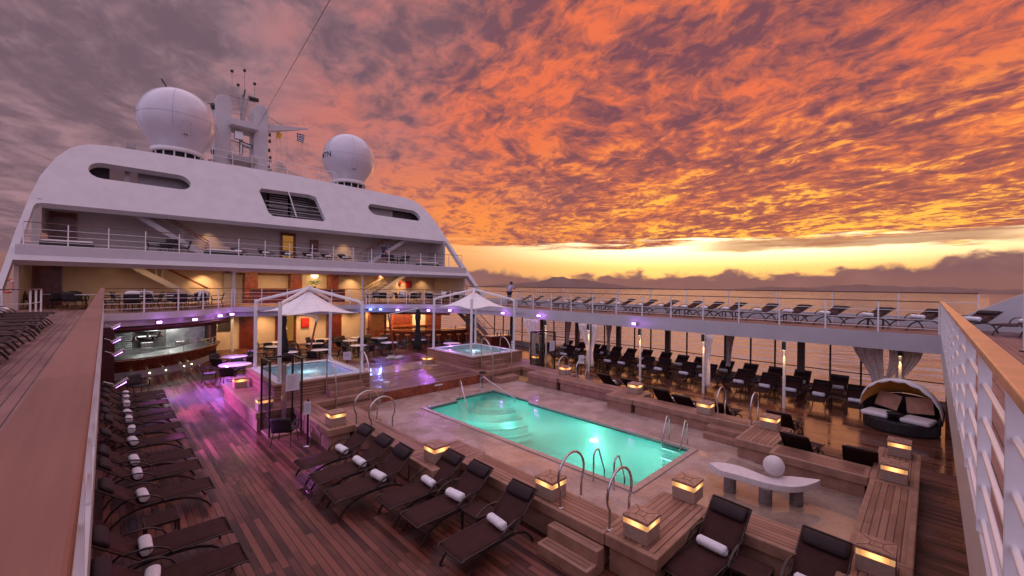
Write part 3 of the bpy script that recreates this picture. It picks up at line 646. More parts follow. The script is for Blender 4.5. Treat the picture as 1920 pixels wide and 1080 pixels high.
# ================================================================== pool
pl = empty('swimming_pool', (10.1, 9, 0)); tag(pl, 'glowing turquoise swimming pool with curved corner steps', 'swimming pool')
m = MB(); n = len(POOL); pv = [(x - 10.1, y - 9) for x, y in POOL]
m.add([(x, y, .10) for x, y in pv] + [(x, y, -1.35) for x, y in pv], [(i, (i + 1) % n, (i + 1) % n + n, i + n) for i in range(n)] + [list(range(n, 2 * n))])
m.build('basin', TILE, pl, fix=False)
poly_with_holes('water_surface', pv, [], 0.0, POOLW, z=.025, parent=pl)
cx = sum(x for x, y in pv) / n; cy = sum(y for x, y in pv) / n
poly_with_holes('coping', [(x + (.16 if x > cx else -.16), y + (.16 if y > cy else -.16)) for x, y in pv], [pv], .02, mat('pale coping stone', (.40, .30, .26), .3, var=.12, scale=5), z=.115, parent=pl)
poly_with_holes('dark_edge', [(x * 1.0, y) for x, y in pv], [[(x * .985, y + (-.045 if y > cy else .045)) for x, y in pv]], .05, mat('dark waterline tile', (.10, .07, .06), .3), z=.055, parent=pl)
STEPT = mat('pale step tile', (.30, .74, .66), .4, var=.04); EDG = mat('step edge tile', (.02, .16, .16), .5)
for k in range(6):
    r = .55 + .33 * k; zt = -.12 - .19 * k
    pts = [(1.86, 4.24)] + [(1.86 + r * 1.15 * math.cos(a), 4.24 + r * 1.15 * math.sin(a)) for a in [PI + (PI / 2) * i / 16 for i in range(17)]]
    s_ = MB().prism(pts, zt - .19, zt).build('step', STEPT, pl)
    MB().tube([(x, y, zt + .005) for x, y in pts[1:]], .026, 6).build('step_edge', EDG, s_)
lens = MB().lathe([(0, .02), (.11, .02), (.13, 0), (.13, -.01), (0, -.01)], 16, (1.45, -1.2, -.45)).build('underwater_lamp', emit('pool lamp', (1, 1, .8), 20), pl)
for x, y, e in ((11.3, 7.8, 50), (9.0, 10.6, 85), (11.2, 11.4, 60), (9.2, 6.4, 70), (10.1, 8.8, 45), (10.8, 5.6, 60)):
    lamp('POINT', (x, y, -.75), (.70, 1, .95), e * .46, .35)
def hoop(c, ax, w, h, label, group='round stainless hoop rails'):
    o = empty('hoop_rail', c); tag(o, label, 'handrail', group); r = w * .62
    a0 = -math.acos(min(1, (w / 2) / r)) ; cz = h - r
    pts = [(-w / 2 - .0, 0)] + [(r * math.cos(PI - a0 + (2 * a0 - PI) * i / 18 + 0), cz + r * math.sin(PI - a0 + (2 * a0 - PI) * i / 18)) for i in range(19)] + [(w / 2, 0)]
    pts = [(p[0] * math.cos(ax), p[0] * math.sin(ax), p[1]) for p in pts]
    MB().tube(pts, .023, 10).build('tube', STEEL, o); m = MB()
    for p in (pts[0], pts[-1]): m.lathe([(.05, 0), (.05, .012), (.025, .014)], 14, (p[0], p[1], 0))
    m.build('foot_plate', STEEL, o); return o
for c, l in (((5.42, 11.42, .6), 'far hoop rail of the pair beside the small signpost and first lamp box'), ((5.45, 10.55, .6), 'near hoop rail of the pair behind the farthest near-row lounger'),
             ((6.22, 4.68, .6), 'hoop rail rising behind the lamp box at the top of the near steps'), ((6.28, 3.70, .6), 'hoop rail beside the nearest lamp box at the bench corner'),
             ((13.85, 4.62, .6), 'hoop rail beside a lamp box on the far bench near the white sculpture'), ((13.82, 3.68, .6), 'hoop rail at the far steps nearest the white sculpture'),
             ((14.55, 10.5, .6), 'hoop rail at the far steps nearer the starboard hot tub, near side'), ((14.6, 11.5, .6), 'hoop rail in front of the far lamp box near the starboard hot tub')):
    hoop(c, 0.0, .62, .92, l)
def ladder(c, dx, dy, label):          # a pair of ladder rails; (dx, dy) points from the deck to the water
    o = empty('pool_ladder', c); tag(o, label, 'pool ladder', 'stainless pool ladders')
    for s_ in (-.27, .27):
        px, py = -dy * s_, dx * s_
        pts = [(px - dx * .34, py - dy * .34, 0), (px - dx * .34, py - dy * .34, .55)] + [(px + dx * (-.20 - .14 * math.cos(a)), py + dy * (-.20 - .14 * math.cos(a)), .55 + .16 * math.sin(a)) for a in [PI * i / 8 for i in range(1, 6)]] + [(px + dx * .12, py + dy * .12, .12), (px + dx * .12, py + dy * .12, -.8)]
        MB().tube(pts, .021, 8).build('rail', STEEL, o)
    m = MB()
    for z in (-.12, -.4, -.68): m.box(*sorted((dx * .06 - dy * -.26, dx * .20 - dy * .26)), *sorted((dy * .06 + dx * -.26, dy * .20 + dx * .26)), z - .015, z + .015)
    m.build('rung', STEEL, o)
ladder((11.7, 5.2, .1), -1, 0, 'stainless ladder at the far right pool corner near the sculpture')
ladder((8.45, 5.2, .1), 1, 0, 'stainless ladder at the near pool edge between the two hoop rails')
for c, l in (((9.9, 12.6, .1), 'bent steel handrail left of the curved pool steps'), ((11.3, 13.0, .1), 'bent steel handrail at the far side of the curved pool steps')):
    o = empty('step_rail', c); tag(o, l, 'handrail', 'handrails at the curved pool steps')
    if l.startswith('bent steel handrail left'): a, b = Vector((-.15, -.3, -.3)), Vector((.5, .95, 0))
    else: a, b = Vector((.35, -1.4, -.3)), Vector((.1, .45, 0))
    pts = [a, a + Vector((0, 0, .35)), b + (a - b) * .25 + Vector((0, 0, .62)), b + (a - b) * .12 + Vector((0, 0, .70)), b + Vector((0, 0, .60)), b]
    MB().tube(pts, .02, 8).build('tube', STEEL, o)
# ================================================================== teak benches and platforms round the pool
def bench(name, x0, x1, y0, y1, label, along='y', z0=0.0, z1=.6, base=.06):
    o = empty(name, ((x0 + x1) / 2, (y0 + y1) / 2, 0)); tag(o, label, 'bench' if 'bench' in name else 'platform')
    cx, cy = o.location.x, o.location.y
    MB().box(x0 - cx, x1 - cx, y0 - cy, y1 - cy, z1 - .20, z1 - .002).build('seat_edge', BENS, o, bevel=.02)
    MB().box(x0 - cx + base, x1 - cx - base, y0 - cy + base, y1 - cy - base, .004, z1 - .198).build('plinth', BENS, o)
    w = .09; MB().box(x0 - cx + w, x1 - cx - w, y0 - cy + w, y1 - cy - w, z1 - .1, z1 + .002).build('top_boards', BENX if along == 'y' else BENY, o)
    return o
for mx in (0, 1):
    X = (lambda a, b: (a, b)) if not mx else (lambda a, b: (20.0 - b, 20.0 - a)); S = 'near' if not mx else 'far'
    bench('teak_bench', *X(5.80, 6.50), 3.70, 7.50, '%s teak bench along the pool between the corner steps and a lamp box' % S)
    bench('teak_bench', *X(5.05, 6.56), 7.503, 8.60, 'wide teak bench block under the middle lamp box on the %s side' % S, 'x')
    bench('teak_bench', *X(5.08, 5.82), 8.603, 11.45, '%s teak bench along the pool that ends at a pair of hoop rails' % S)
    bench('teak_platform', *X(5.82, 7.9), 2.80, 3.697, 'L-shaped corner of teak bench with lamp boxes on the %s side of the pool' % S, 'x')
    bench('teak_bench', *X(7.50, 8.30), .93, 2.797, '%s teak bench beside the shallow basin with the sculpture' % S)
    # steps down to the deck (near side) and to the pool (both)
    o = empty('deck_steps', (X(5.3, 5.3)[0], 4.2, 0)); tag(o, 'two teak steps up to the %s bench beside a lamp box' % S, 'steps'); sg = -1 if mx else 1
    if not mx:
        for k, (a, b, z) in enumerate(((.29, .495, .40), (.02, .29, .20))): 
            q = MB().box(a, b, -.52, .52, .004, z).build('tread', BENS, o, bevel=.015); MB().box(a + .05, b - .02, -.46, .46, z - .05, z + .003).build('boards', BENX, q)
    else:
        for a, b, z in ((-.6, -.35, .26), (-.35, 0, .42)):
            q = MB().box(a, b, -.62, .62, .1, z).build('tread', BENS, o, bevel=.015); MB().box(a + .03, b - .03, -.56, .56, z - .05, z + .003).build('boards', BENX, q)
        o.location.x = 13.5
    # hot tub terrace
    T = 'port' if not mx else 'starboard'
    bench('teak_platform', *X(3.3, 7.55), 14.5, 19.6, 'teak terrace that carries the %s hot tub' % T, 'x')
    bench('teak_platform', *X(4.35, 5.05), 11.5, 14.497, 'narrow teak terrace strip beside the %s glass shower' % T)
    bench('teak_platform', *X(5.053, 5.9), 11.5, 13.3, 'teak terrace block beside the hoop rails on the %s side' % T)
    o = empty('well_floor', (X(5.48, 5.48)[0], 13.9, 0)); tag(o, 'sunken box between teak strips below the %s hot tub' % T, 'planter well'); MB().box(-.42, .42, -.595, .595, .0, .14).build('floor', mat('ochre well paint', (.42, .24, .10), .5), o)
    o = empty('tub_steps', (X(6.35, 6.35)[0], 14.7, 0)); tag(o, 'teak steps leading up to the %s hot tub' % T, 'steps')
    for y0, y1, za, z in ((.35, .69, .6, .96), (.05, .35, .6, .78), (-.75, -.2, .1, .34)):
        q = MB().box(-.62, .62, y0, y1, za, z).build('tread', BENS, o, bevel=.015); MB().box(-.58, .58, y0 + .03, y1 - .03, z - .05, z + .003).build('boards', BENY, q)
    # tub
    tx0, tx1 = X(4.05, 7.45); ty0, ty1 = 15.4, 19.35
    o = empty('hot_tub', ((tx0 + tx1) / 2, 17.37, 0)); tag(o, 'square hot tub in horizontal teak cladding under the %s canopy' % T + (', water bubbling' if mx else ', water calm'), 'hot tub', 'square hot tubs')
    hw, hd = 1.70, 1.975
    poly_with_holes('cladding', rrect(-hw, hw, -hd, hd, .06), [rrect(-hw + .13, hw - .13, -hd + .13, hd - .13, .06)], .53, BENZ, z=.86, parent=o)
    poly_with_holes('coaming', rrect(-hw - .02, hw + .02, -hd - .02, hd + .02, .08), [rrect(-hw + .16, hw - .16, -hd + .16, hd - .16, .1)], .045, BENS, z=1.15, parent=o)
    poly_with_holes('rim', rrect(-hw + .13, hw - .13, -hd + .13, hd - .13, .1), [rrect(-hw + .42, hw - .42, -hd + .42, hd - .42, .22)], .05, TUBW, z=1.165, parent=o)
    MB().box(-hw + .4, hw - .4, -hd + .4, hd - .4, .6, .66).add([(-hw + .42, -hd + .42, .62), (hw - .42, -hd + .42, .62), (hw - .42, hd - .42, .62), (-hw + .42, hd - .42, .62), (-hw + .42, -hd + .42, 1.16), (hw - .42, -hd + .42, 1.16), (hw - .42, hd - .42, 1.16), (-hw + .42, hd - .42, 1.16)], [(0, 1, 5, 4), (1, 2, 6, 5), (2, 3, 7, 6), (3, 0, 4, 7)]).build('shell', TUBW, o, fix=False)
    MB().box(-.85, .85, -1.0, 1.0, .661, .80).build('seat_step', TUBW, o, bevel=.05)
    wt = TUBWAT
    if mx: wt = water('bubbling water', (.70, .85, .88), (.62, .76, .80), .7, 5.0, 1.0)
    poly_with_holes('water_surface', rrect(-hw + .43, hw - .43, -hd + .43, hd - .43, .2), [], 0.0, wt, z=1.10, parent=o)
    lamp('POINT', (o.location.x, 17.4, .95), (.65, .9, 1), 20, .2)
    # canopy
    cn = empty('canopy', (X(5.77, 5.77)[0], 17.4, 0)); tag(cn, 'white tensioned canopy on four posts over the %s hot tub' % T, 'canopy', 'white canopies over the hot tubs')
    for sx in (-1, 1):
        for sy in (-1, 1):
            bx, by = sx * 1.47, sy * 1.62; MB().tube([(bx, by, 1.12), (bx, by, 3.95)], .062, 14).build('post', WHITE2, cn)
            MB().tube([(bx, by, 3.80), (bx * .92, by * .92, 3.92), (0, 0, 4.42)], .058, 12).build('roof_arm', WHITE2, cn)
            MB().tube([(bx, by, 3.46), (bx * .84, by * .84, 3.49)], .014, 6).build('tension_cable', BLACK, cn)
    MB().lathe([(0, 0.09), (.09, .09), (.11, .05), (.11, -.10), (0, -.10)], 20, (0, 0, 4.42)).build('hub', WHITE2, cn)
    def sail(u, v):
        a, b = (u - .5) * 2, (v - .5) * 2; r = max(abs(a), abs(b)); ed = 1 - .16 * (1 - min(abs(a), abs(b)) / max(r, 1e-6)) ** 1.0 * (r ** 2)
        x, y = a * 1.36 * ed, b * 1.52 * ed; d = math.sqrt(a * a + b * b) / 1.414 + .0
        return (x, y, 3.47 + .80 * max(0, 1 - min(1, d * 1.12)) ** 1.55 + .05 * (1 - d) + .0)
    sl = MB().grid(sail, 28, 28).build('sail', CREAMC, cn, solid=.006); m = MB()
    for q0, q1 in (((0, 0), (.5, .5)), ((1, 0), (.5, .5)), ((0, 1), (.5, .5)), ((1, 1), (.5, .5)), ((.5, 0), (.5, .5)), ((.5, 1), (.5, .5)), ((0, .5), (.5, .5)), ((1, .5), (.5, .5))):
        m.tube([Vector(sail(q0[0] + (q1[0] - q0[0]) * i / 14, q0[1] + (q1[1] - q0[1]) * i / 14)) + Vector((0, 0, .006)) for i in range(15)], .006, 4)
    m.build('seam', CURT, sl)
    # arched rails at the tub steps
    for xx, w in ((-.62, 'left'), (.62, 'right')):
        o = empty('arched_handrail', (X(6.35, 6.35)[0] + xx, 14.7, 0)); tag(o, 'tall arched steel handrail on the %s of the %s hot tub steps' % (w, T), 'handrail', 'arched handrails of the hot tubs')
        pts = [(0, .62, .6), (0, .62, 1.95)] + [(0, .62 - .62 * (1 - math.cos(a)) * 1.0, 1.95 + .18 * math.sin(a * 2) if a < .785 else 2.13 - (1 - math.cos(a - .785)) * 1.6) for a in (.2, .4, .6, .785, 1.0, 1.2, 1.4)] + [(0, -.02 - .10, 1.05), (0, -.14, .8), (0, -.14, .12)]
        pts = [(0, .62, .6), (0, .62, 1.90), (0, .57, 2.02), (0, .46, 2.08), (0, .30, 2.04), (0, .12, 1.92), (0, -.04, 1.72), (0, -.16, 1.45), (0, -.22, 1.15), (0, -.24, .8), (0, -.24, .12)]
        MB().tube(pts, .024, 10).build('tube', STEEL, o)
    # glass shower
    o = empty('glass_shower', (X(3.9, 3.9)[0], 14.05 if not mx else 14.05, 0)); tag(o, 'open glass shower cubicle with bronze frame beside the %s hot tub terrace' % T, 'shower', 'glass shower cubicles')
    hs = .44; H = 2.3
    MB().box(-hs, hs, -hs, hs, .004, .06).build('tray', BENS, o)
    for sx, sy in ((-1, -1), (1, -1), (-1, 1), (1, 1)): MB().box(sx * hs - .025, sx * hs + .025, sy * hs - .025, sy * hs + .025, .06, H).build('frame_post', FRAME, o)
    m = MB()
    for sx in (-1, 1): m.box(sx * hs - .024, sx * hs + .024, -hs + .026, hs - .026, H - .06, H - .001)
    m.box(-hs + .026, hs - .026, hs - .024, hs + .024, H - .06, H - .001); m.build('top_rail', FRAME, o)
    MB().box(hs - .004, hs + .004, -hs + .03, hs - .03, .1, H - .07).build('glass_panel', GLASSG, o); MB().box(-hs - .004, -hs + .004, -hs + .03, hs - .03, .1, H - .07).build('glass_panel', GLASSG, o); MB().box(-hs + .03, hs - .03, hs - .004, hs + .004, .1, H - .07).build('glass_panel', GLASSG, o)
    MB().box(.10, .22, .28, .38, .06, 2.05).build('shower_column', STEEL, o); MB().tube([(.16, .28, 2.0), (.16, .12, 2.1), (.16, -.05, 2.08)], .015, 8).lathe([(.015, .02), (.09, 0), (.09, -.015), (0, -.015)], 16, (.16, -.05, 2.06)).build('shower_head', STEEL, o)
    q = MB().box(-.02, .36, -hs - .045, -hs - .03, 1.35, 1.85).build('notice', PAPER, o)
    m = MB()
    for k in range(12): m.box(.02, .30 - .05 * (k % 3), -hs - .048, -hs - .0455, 1.78 - k * .034, 1.79 - k * .034)
    m.build('notice_text', mat('grey print', (.32, .30, .34), .7), q)
bench('teak_bench', 8.303, 11.697, .15, .90, 'long teak bench across the near right end of the sculpture basin', 'x')
bench('teak_bench', 7.3, 8.30, .15, .927, 'bench corner in the foreground that carries the lamp box at the bottom edge', 'x'); bench('teak_bench', 11.70, 14.3, .15, .927, 'bench end carrying the two lamp boxes near the right railing', 'x')
# low teak stage between the tubs
o = empty('teak_stage', (10, 16.3, 0)); tag(o, 'low wet teak stage between the two hot tubs', 'stage')
MB().box(-2.44, 2.44, -1.6, 1.5, .004, .47).build('plinth', WOODR, o); MB().box(-2.43, 2.43, -1.58, 1.5, .43, .478).build('top_boards', PLATW, o); MB().box(-2.44, 2.44, 1.503, 3.2, .004, .46).build('stone_step', STONE, o)
MB().box(-.05, .35, -1.612, -1.6, .34, .40).build('plate', TTOP, o)
MB().box(-.02, .02, -1.5, 1.4, .479, .484).build('joint_strip', BENS, o)
o = empty('bucket', (7.75, 14.72, .602)); tag(o, 'small white plastic bucket left on the teak terrace edge', 'bucket')
MB().lathe([(0, 0), (.10, 0), (.125, .24), (.13, .245), (.13, .26), (.118, .26), (.095, .02), (0, .02)], 24).build('body', TTOP, o); MB().tube(arc((0, .2), .13, PI * 1.05, PI * 1.95, 12, 'xz', .0), .004, 6).build('handle', STEEL, o)
o = empty('hose_coil', (12.3, 14.35, .604)); tag(o, 'black hose coil left on the starboard terrace corner', 'hose')
MB().tube([(.17 * math.cos(a) * (1 + .15 * math.sin(a * 1.7)), .12 * math.sin(a), .02 + .004 * a) for a in [i * .4 for i in range(48)]], .013, 6).build('coil', BLACK, o)
MB().tube([(-.2, -.05, .05), (-.35, -.3, .02), (-.36, -.42, -.1), (-.36, -.43, -.5)], .011, 6).build('hose_end', BLACK, o)
# white sculpture bench with a ball
tag(poly_with_holes('shallow_water', [(8.32, .92), (11.68, .92), (11.68, 2.78), (12.0, 3.72), (8.1, 3.72), (8.32, 2.78)], [], 0.0, SHAL, z=.112), kind='structure')
sc = empty('sculpture_bench', (10, 2.5, .1)); tag(sc, 'white curved stone bench on dark cylinder legs in the shallow basin', 'sculpture')
px_out = [(1330, 868), (1350, 881), (1375, 888), (1400, 895), (1440, 906), (1481, 912.5), (1512, 910), (1537.5, 901)]
px_in = [(1538, 899), (1505, 895), (1477, 892.5), (1447, 895), (1415, 884), (1392, 875), (1368, 869), (1345, 866)]
pp = [at(x, y, .56) for x, y in px_out]; pq = [at(x, y, .56) for x, y in px_in]; pp = [(x - 10, y - 2.5) for x, y in catmull(pp, 4) + catmull(pq, 4)]
MB().prism(pp, .33, .46).build('seat', STONEW, sc, bevel=.008)
for x, y in ((1371, 925), (1438, 948), (1496, 950)):
    q = at(x, y - 3, .1); MB().tube([(q[0] - 10, q[1] - 2.5 + .03, 0), (q[0] - 10, q[1] - 2.5 + .03, .329)], .125, 28).build('leg', STONED, sc)
q = at(1453, 893, .565); o = empty('stone_ball', (q[0] + .03, q[1] + .03, .56)); tag(o, 'pale egg shaped stone ball resting on the white sculpture bench', 'stone ball')
MB().lathe([(.205 * math.sin(a), .215 - .215 * math.cos(a)) for a in [PI * i / 20 for i in range(21)]], 32).build('ball', STONEW, o)
# glowing lamp boxes
DIMC = emit('dim lamp corner', (1, .50, .22), .55)
def lampbox(x, y, z, label, s=.42, h=.36):
    o = empty('lamp_box', (x, y, z)); tag(o, label, 'lamp', 'square glowing lamp boxes'); a = s / 2
    MB().box(-a, a, -a, a, .003, h * .62).build('base', BOXW, o, bevel=.006)
    MB().box(-a + .008, a - .008, -a + .008, a - .008, h * .62 + .001, h * .86).build('glowing_band', BAND, o)
    m = MB()
    for sx in (-1, 1):
        for sy in (-1, 1): MB().box(*sorted((sx * (a - .002), sx * (a - .06))), *sorted((sy * (a - .002), sy * (a - .06))), h * .62 + .001, h * .86).build('corner_strip', DIMC, o)
    l = MB().box(-a - .008, a + .008, -a - .008, a + .008, h * .86 + .001, h).build('lid', BOXT, o, bevel=.006)
    m = MB()
    for sx in (-1, 1):
        for sy in (-1, 1): m.flat([(sx * .07, sy * .07, h + .001), (sx * (a - .005), sy * (a - .005), h + .001)], .006, .004)
    for q in ((-.07, -.07, .07, -.07), (.07, -.07, .07, .07), (.07, .07, -.07, .07), (-.07, .07, -.07, -.07)): m.flat([(q[0], q[1], h + .001), (q[2], q[3], h + .001)], .006, .004)
    m.build('inlay', BLACK, l)
    return o
for x, y, z, l in ((4.72, 11.92, .604, 'glowing lamp box on the terrace corner behind the small signpost'), (5.46, 7.95, .604, 'glowing lamp box between the third and fourth near loungers'),
    (6.13, 5.10, .604, 'glowing lamp box behind the round hoop at the top of the near steps'), (6.19, 3.25, .604, 'nearest glowing lamp box, on the bench corner above the near steps'),
    (7.98, 3.25, .604, 'glowing lamp box in front of the white sculpture bench'), (7.92, .53, .604, 'glowing lamp box at the bottom edge of the picture, right'),
    (11.98, .53, .604, 'nearer of the two glowing lamp boxes beside the right railing'), (13.9, .53, .604, 'farther of the two glowing lamp boxes beside the right railing'),
    (13.75, 3.25, .604, 'glowing lamp box on the wide teak corner beyond the sculpture'), (13.85, 5.10, .604, 'glowing lamp box beside a hoop and a reversed lounger on the far bench'),
    (14.5, 7.95, .604, 'glowing lamp box in the middle of the far bench'), (15.15, 11.85, .604, 'glowing lamp box between the two hoops of the far steps'),
    (16.45, 14.8, .604, 'glowing lamp box behind the far glass shower'), (3.62, 14.85, .604, 'glowing lamp box seen through the near glass shower'), (3.7, 18.6, .604, 'glowing lamp box by the left dining tables'),
    (12.2, 18.75, .464, 'glowing lamp box on the stage beside the starboard hot tub, lit violet')):
    lampbox(x, y, z, l)
# ================================================================== sun loungers
def make_lounger(back=40):
    """foot end at x = 0, head towards +x, origin on the floor under the foot end"""
    o = empty('sun_lounger'); a = R(back); bx, bz = 1.13, .37; L = .80 if back > 35 else .82; W = .30
    def bed(u, v):
        x = .0 + bx * u; return (x, (v - .5) * 2 * W, .375 + .012 * math.sin(u * PI) - .015 * (1 - (2 * v - 1) ** 2) - .035 * max(0, .12 - u) / .12)
    MB().grid(bed, 10, 4).build('sling_bed', MESH, o, solid=.012)
    def bk(u, v):
        return (bx + .01 + L * u * math.cos(a), (v - .5) * 2 * W, bz + .005 + L * u * math.sin(a) + .02 * math.sin(u * PI) - .015 * (1 - (2 * v - 1) ** 2))
    MB().grid(bk, 8, 4).build('backrest', MESH, o, solid=.012)
    hx, hz = bx + L * .80 * math.cos(a), bz + L * .80 * math.sin(a); n = Vector((-math.sin(a), 0, math.cos(a))); t = Vector((math.cos(a), 0, math.sin(a)))
    ring = []
    for i in range(12): an = 2 * PI * i / 12; ring.append(Vector((hx, 0, hz)) + t * (.125 * math.cos(an)) + n * (.035 + .055 * math.sin(an)))
    vs = []
    for y, s_ in ((-W + .012, .55), (-W + .03, .9), (-W + .07, 1), (W - .07, 1), (W - .03, .9), (W - .012, .55)):
        for p in ring: c = Vector((hx, 0, hz)) + n * .035; q = c + (p - c) * s_; vs.append((q.x, y, q.z))
    fs = [(j * 12 + i, j * 12 + (i + 1) % 12, (j + 1) * 12 + (i + 1) % 12, (j + 1) * 12 + i) for j in range(5) for i in range(12)] + [list(range(12)), list(range(60, 72))[::-1]]
    MB().add(vs, fs, True).build('headrest', MESHB, o)
    m = MB()
    for s_ in (-1, 1):
        y = s_ * (W + .012); m.tube([(.0, y, .345), (.05, y, .37), (bx, y, .375)], .016, 6); m.tube([(bx, y, .37), (bx + L * math.cos(a), y, bz + L * math.sin(a))], .016, 6)
    m.tube([(0, -W, .345), (0, W, .345)], .014, 6); m.tube([(bx + L * math.cos(a), -W, bz + L * math.sin(a)), (bx + L * math.cos(a), W, bz + L * math.sin(a))], .014, 6)
    m.tube([(bx, -W, .35), (bx, W, .35)], .014, 6)
    m.build('side_frame', FRAME, o)
    for s_ in (-1, 1):
        y = s_ * (W + .022)
        MB().flat([(.06, y, .0), (.14, y, .12), (.28, y, .235), (.48, y, .315), (.72, y, .345), (.98, y, .35)], .030, .034).build('leg', FRAME, o)
        MB().flat([(1.62, y, .0), (1.54, y, .14), (1.40, y, .26), (1.20, y, .335), (.98, y, .352)], .030, .034).build('leg', FRAME, o)
        MB().flat([(.80, y * 1.04, .36), (.86, y * 1.06, .46), (.97, y * 1.07, .535), (1.12, y * 1.07, .575), (1.27, y * 1.05, .575), (bx + .30 * math.cos(a), y * 1.02, bz + .30 * math.sin(a))], .036, .020).build('armrest', FRAME, o)
    return o
def make_towel():
    o = MB(); n = 18; W = .19; prof = []
    for i in range(n): an = 2 * PI * i / n; r = .066 * (1 + .05 * math.sin(3 * an)); prof.append((r * math.cos(an) * 1.08, r * math.sin(an)))
    vs = []
    for y, s_ in ((-W, .35), (-W + .004, .80), (-W + .02, 1), (-W * .3, 1.03), (W * .3, 1.0), (W - .02, 1), (W - .004, .8), (W, .35)):
        for p in prof: vs.append((p[0] * s_, y, p[1] * s_ + .066))
    fs = [(j * n + i, j * n + (i + 1) % n, (j + 1) * n + (i + 1) % n, (j + 1) * n + i) for j in range(7) for i in range(n)] + [list(range(n)), list(range(7 * n, 8 * n))[::-1]]
    o.add(vs, fs, True)
    for s_ in (-1, 1):
        o.tube([((.01 + .05 * k / 14) * math.cos(k * .9), s_ * (W + .001), .066 + (.01 + .05 * k / 14) * math.sin(k * .9)) for k in range(15)], .0045, 5)
    return o.build('rolled_towel', TOWEL)
steep, flat_, steep2 = make_lounger(40), make_lounger(27), make_lounger(45); twl = make_towel()
used = set()
def lounger(x, y, z, rz, label, group, tlabel, proto=None, towel=True, tx=1.02):
    p = proto or (steep2 if random.random() < .25 else steep)
    if p.name in used: o = dup(p)
    else: o = p; used.add(p.name)
    o.location = (x, y, z); o.rotation_euler.z = rz; tag(o, label, 'sun lounger', group)
    if towel:
        if 'towel' in used: t = dup(twl)
        else: t = twl; used.add('towel')
        k_ = random.uniform(.92, 1.08); t.scale = (1.2 * k_, 1.12 * random.uniform(.92, 1.06), 1.2 * k_); t.location = (x + tx * math.cos(rz), y + tx * math.sin(rz), z + .392); t.rotation_euler.z = rz + random.uniform(-.12, .12)
        tag(t, tlabel, 'towel', 'rolled white towels on the loungers')
    return o
def row(xf, ys, z, rz, where, group, proto=None, jit=.04, skip=(), tx=1.02, xs=None, first=0):
    for i, y in enumerate(ys):
        k = ORD[i + first]
        lounger((xs[i] if xs else xf) + random.uniform(-jit, jit), y, z, rz + random.uniform(-.025, .025), 'sun lounger, %s %s' % (k, where), group, 'white towel on the %s lounger %s' % (k, where), proto, i not in skip, tx)
row(1.62, [7.55, 8.6, 10.65, 11.95, 12.85, 14.45, 15.6, 16.8, 17.65, 18.95, 19.9, 20.75], .004, PI, 'from the camera in the row under the left balcony', 'loungers in the row under the port balcony', tx=1.10)
row(0, [5.3, 6.55, 7.42, 8.35, 9.32, 10.3], .004, 0, 'from the camera in the near row beside the pool', 'six loungers in the near row beside the pool', tx=1.02, xs=[3.92, 3.9, 3.88, 3.2, 3.2, 3.22])
lounger(6.02, 2.55, .004, -.10, 'dark sun lounger in the foreground between the corner steps and the side table', 'two foreground loungers by the basin', 'rolled white towel on the foreground lounger left of the side table', tx=.98)
lounger(6.12, 1.22, .004, -.08, 'dark sun lounger cut off by the bottom edge, right of the red side table', 'two foreground loungers by the basin', 'rolled white towel on the lounger at the bottom picture edge', tx=.98)
row(19.5, [2.0, 3.15, 4.1, 5.05, 6.1, 7.6, 8.55, 9.85, 10.8, 12.0, 12.9, 14.2, 16.0, 17.9], .004, 0, 'from the right in the middle starboard row', 'loungers in the middle starboard row', tx=.80)
row(21.45, [2.85, 4.15, 5.25, 6.35, 7.45, 8.75, 9.75, 10.75, 11.85, 12.9, 13.9, 14.75, 15.5, 16.55, 17.7], .004, 0, 'from the right in the row beside the sea windows', 'loungers in the outer starboard row', tx=1.02)
row(0, [3.2, 4.95, 6.05, 6.9, 8.7, 9.9], .004, PI, 'of the row with backs to the far bench', 'loungers turned to the sea behind the far bench', xs=[16.1, 16.0, 16.0, 16.05, 16.9, 16.95])
lounger(14.15, 2.35, .004, PI - .05, 'dark sun lounger turned away from the sculpture basin, beside the lamp corner', 'two loungers behind the far basin bench', 'rolled towel on the reversed lounger nearest the far hoop')
lounger(14.2, 1.25, .004, PI + .06, 'dark sun lounger with its back to the basin, beside the two right lamp boxes', 'two loungers behind the far basin bench', '', towel=False)
row(20.72, [.95, 2.35, 3.7, 5.0, 6.2, 7.6, 8.6, 9.6, 10.9, 12.1, 13.5, 14.6, 16.25, 17.35, 18.9, 20.5, 21.7], 3.21, R(-36), 'from the right on the starboard balcony', 'loungers along the starboard balcony', flat_, tx=.95)
row(-1.15, [9.6, 10.85, 12.1, 13.3, 14.45, 15.7, 16.9, 18.1, 19.3], 3.21, PI, 'from the camera on the left balcony', 'loungers along the left balcony', flat_)
lounger(20.75, -.42, 3.21, R(-34), 'dark sun lounger against the white bulwark behind the teak handrail', 'two loungers on the aft balcony', 'rolled towel on the aft lounger by the bulwark', flat_)
lounger(20.55, -1.62, 3.21, R(-34), 'dark sun lounger at the right picture edge behind the teak handrail', 'two loungers on the aft balcony', 'rolled towel on the lounger at the right picture edge', flat_)
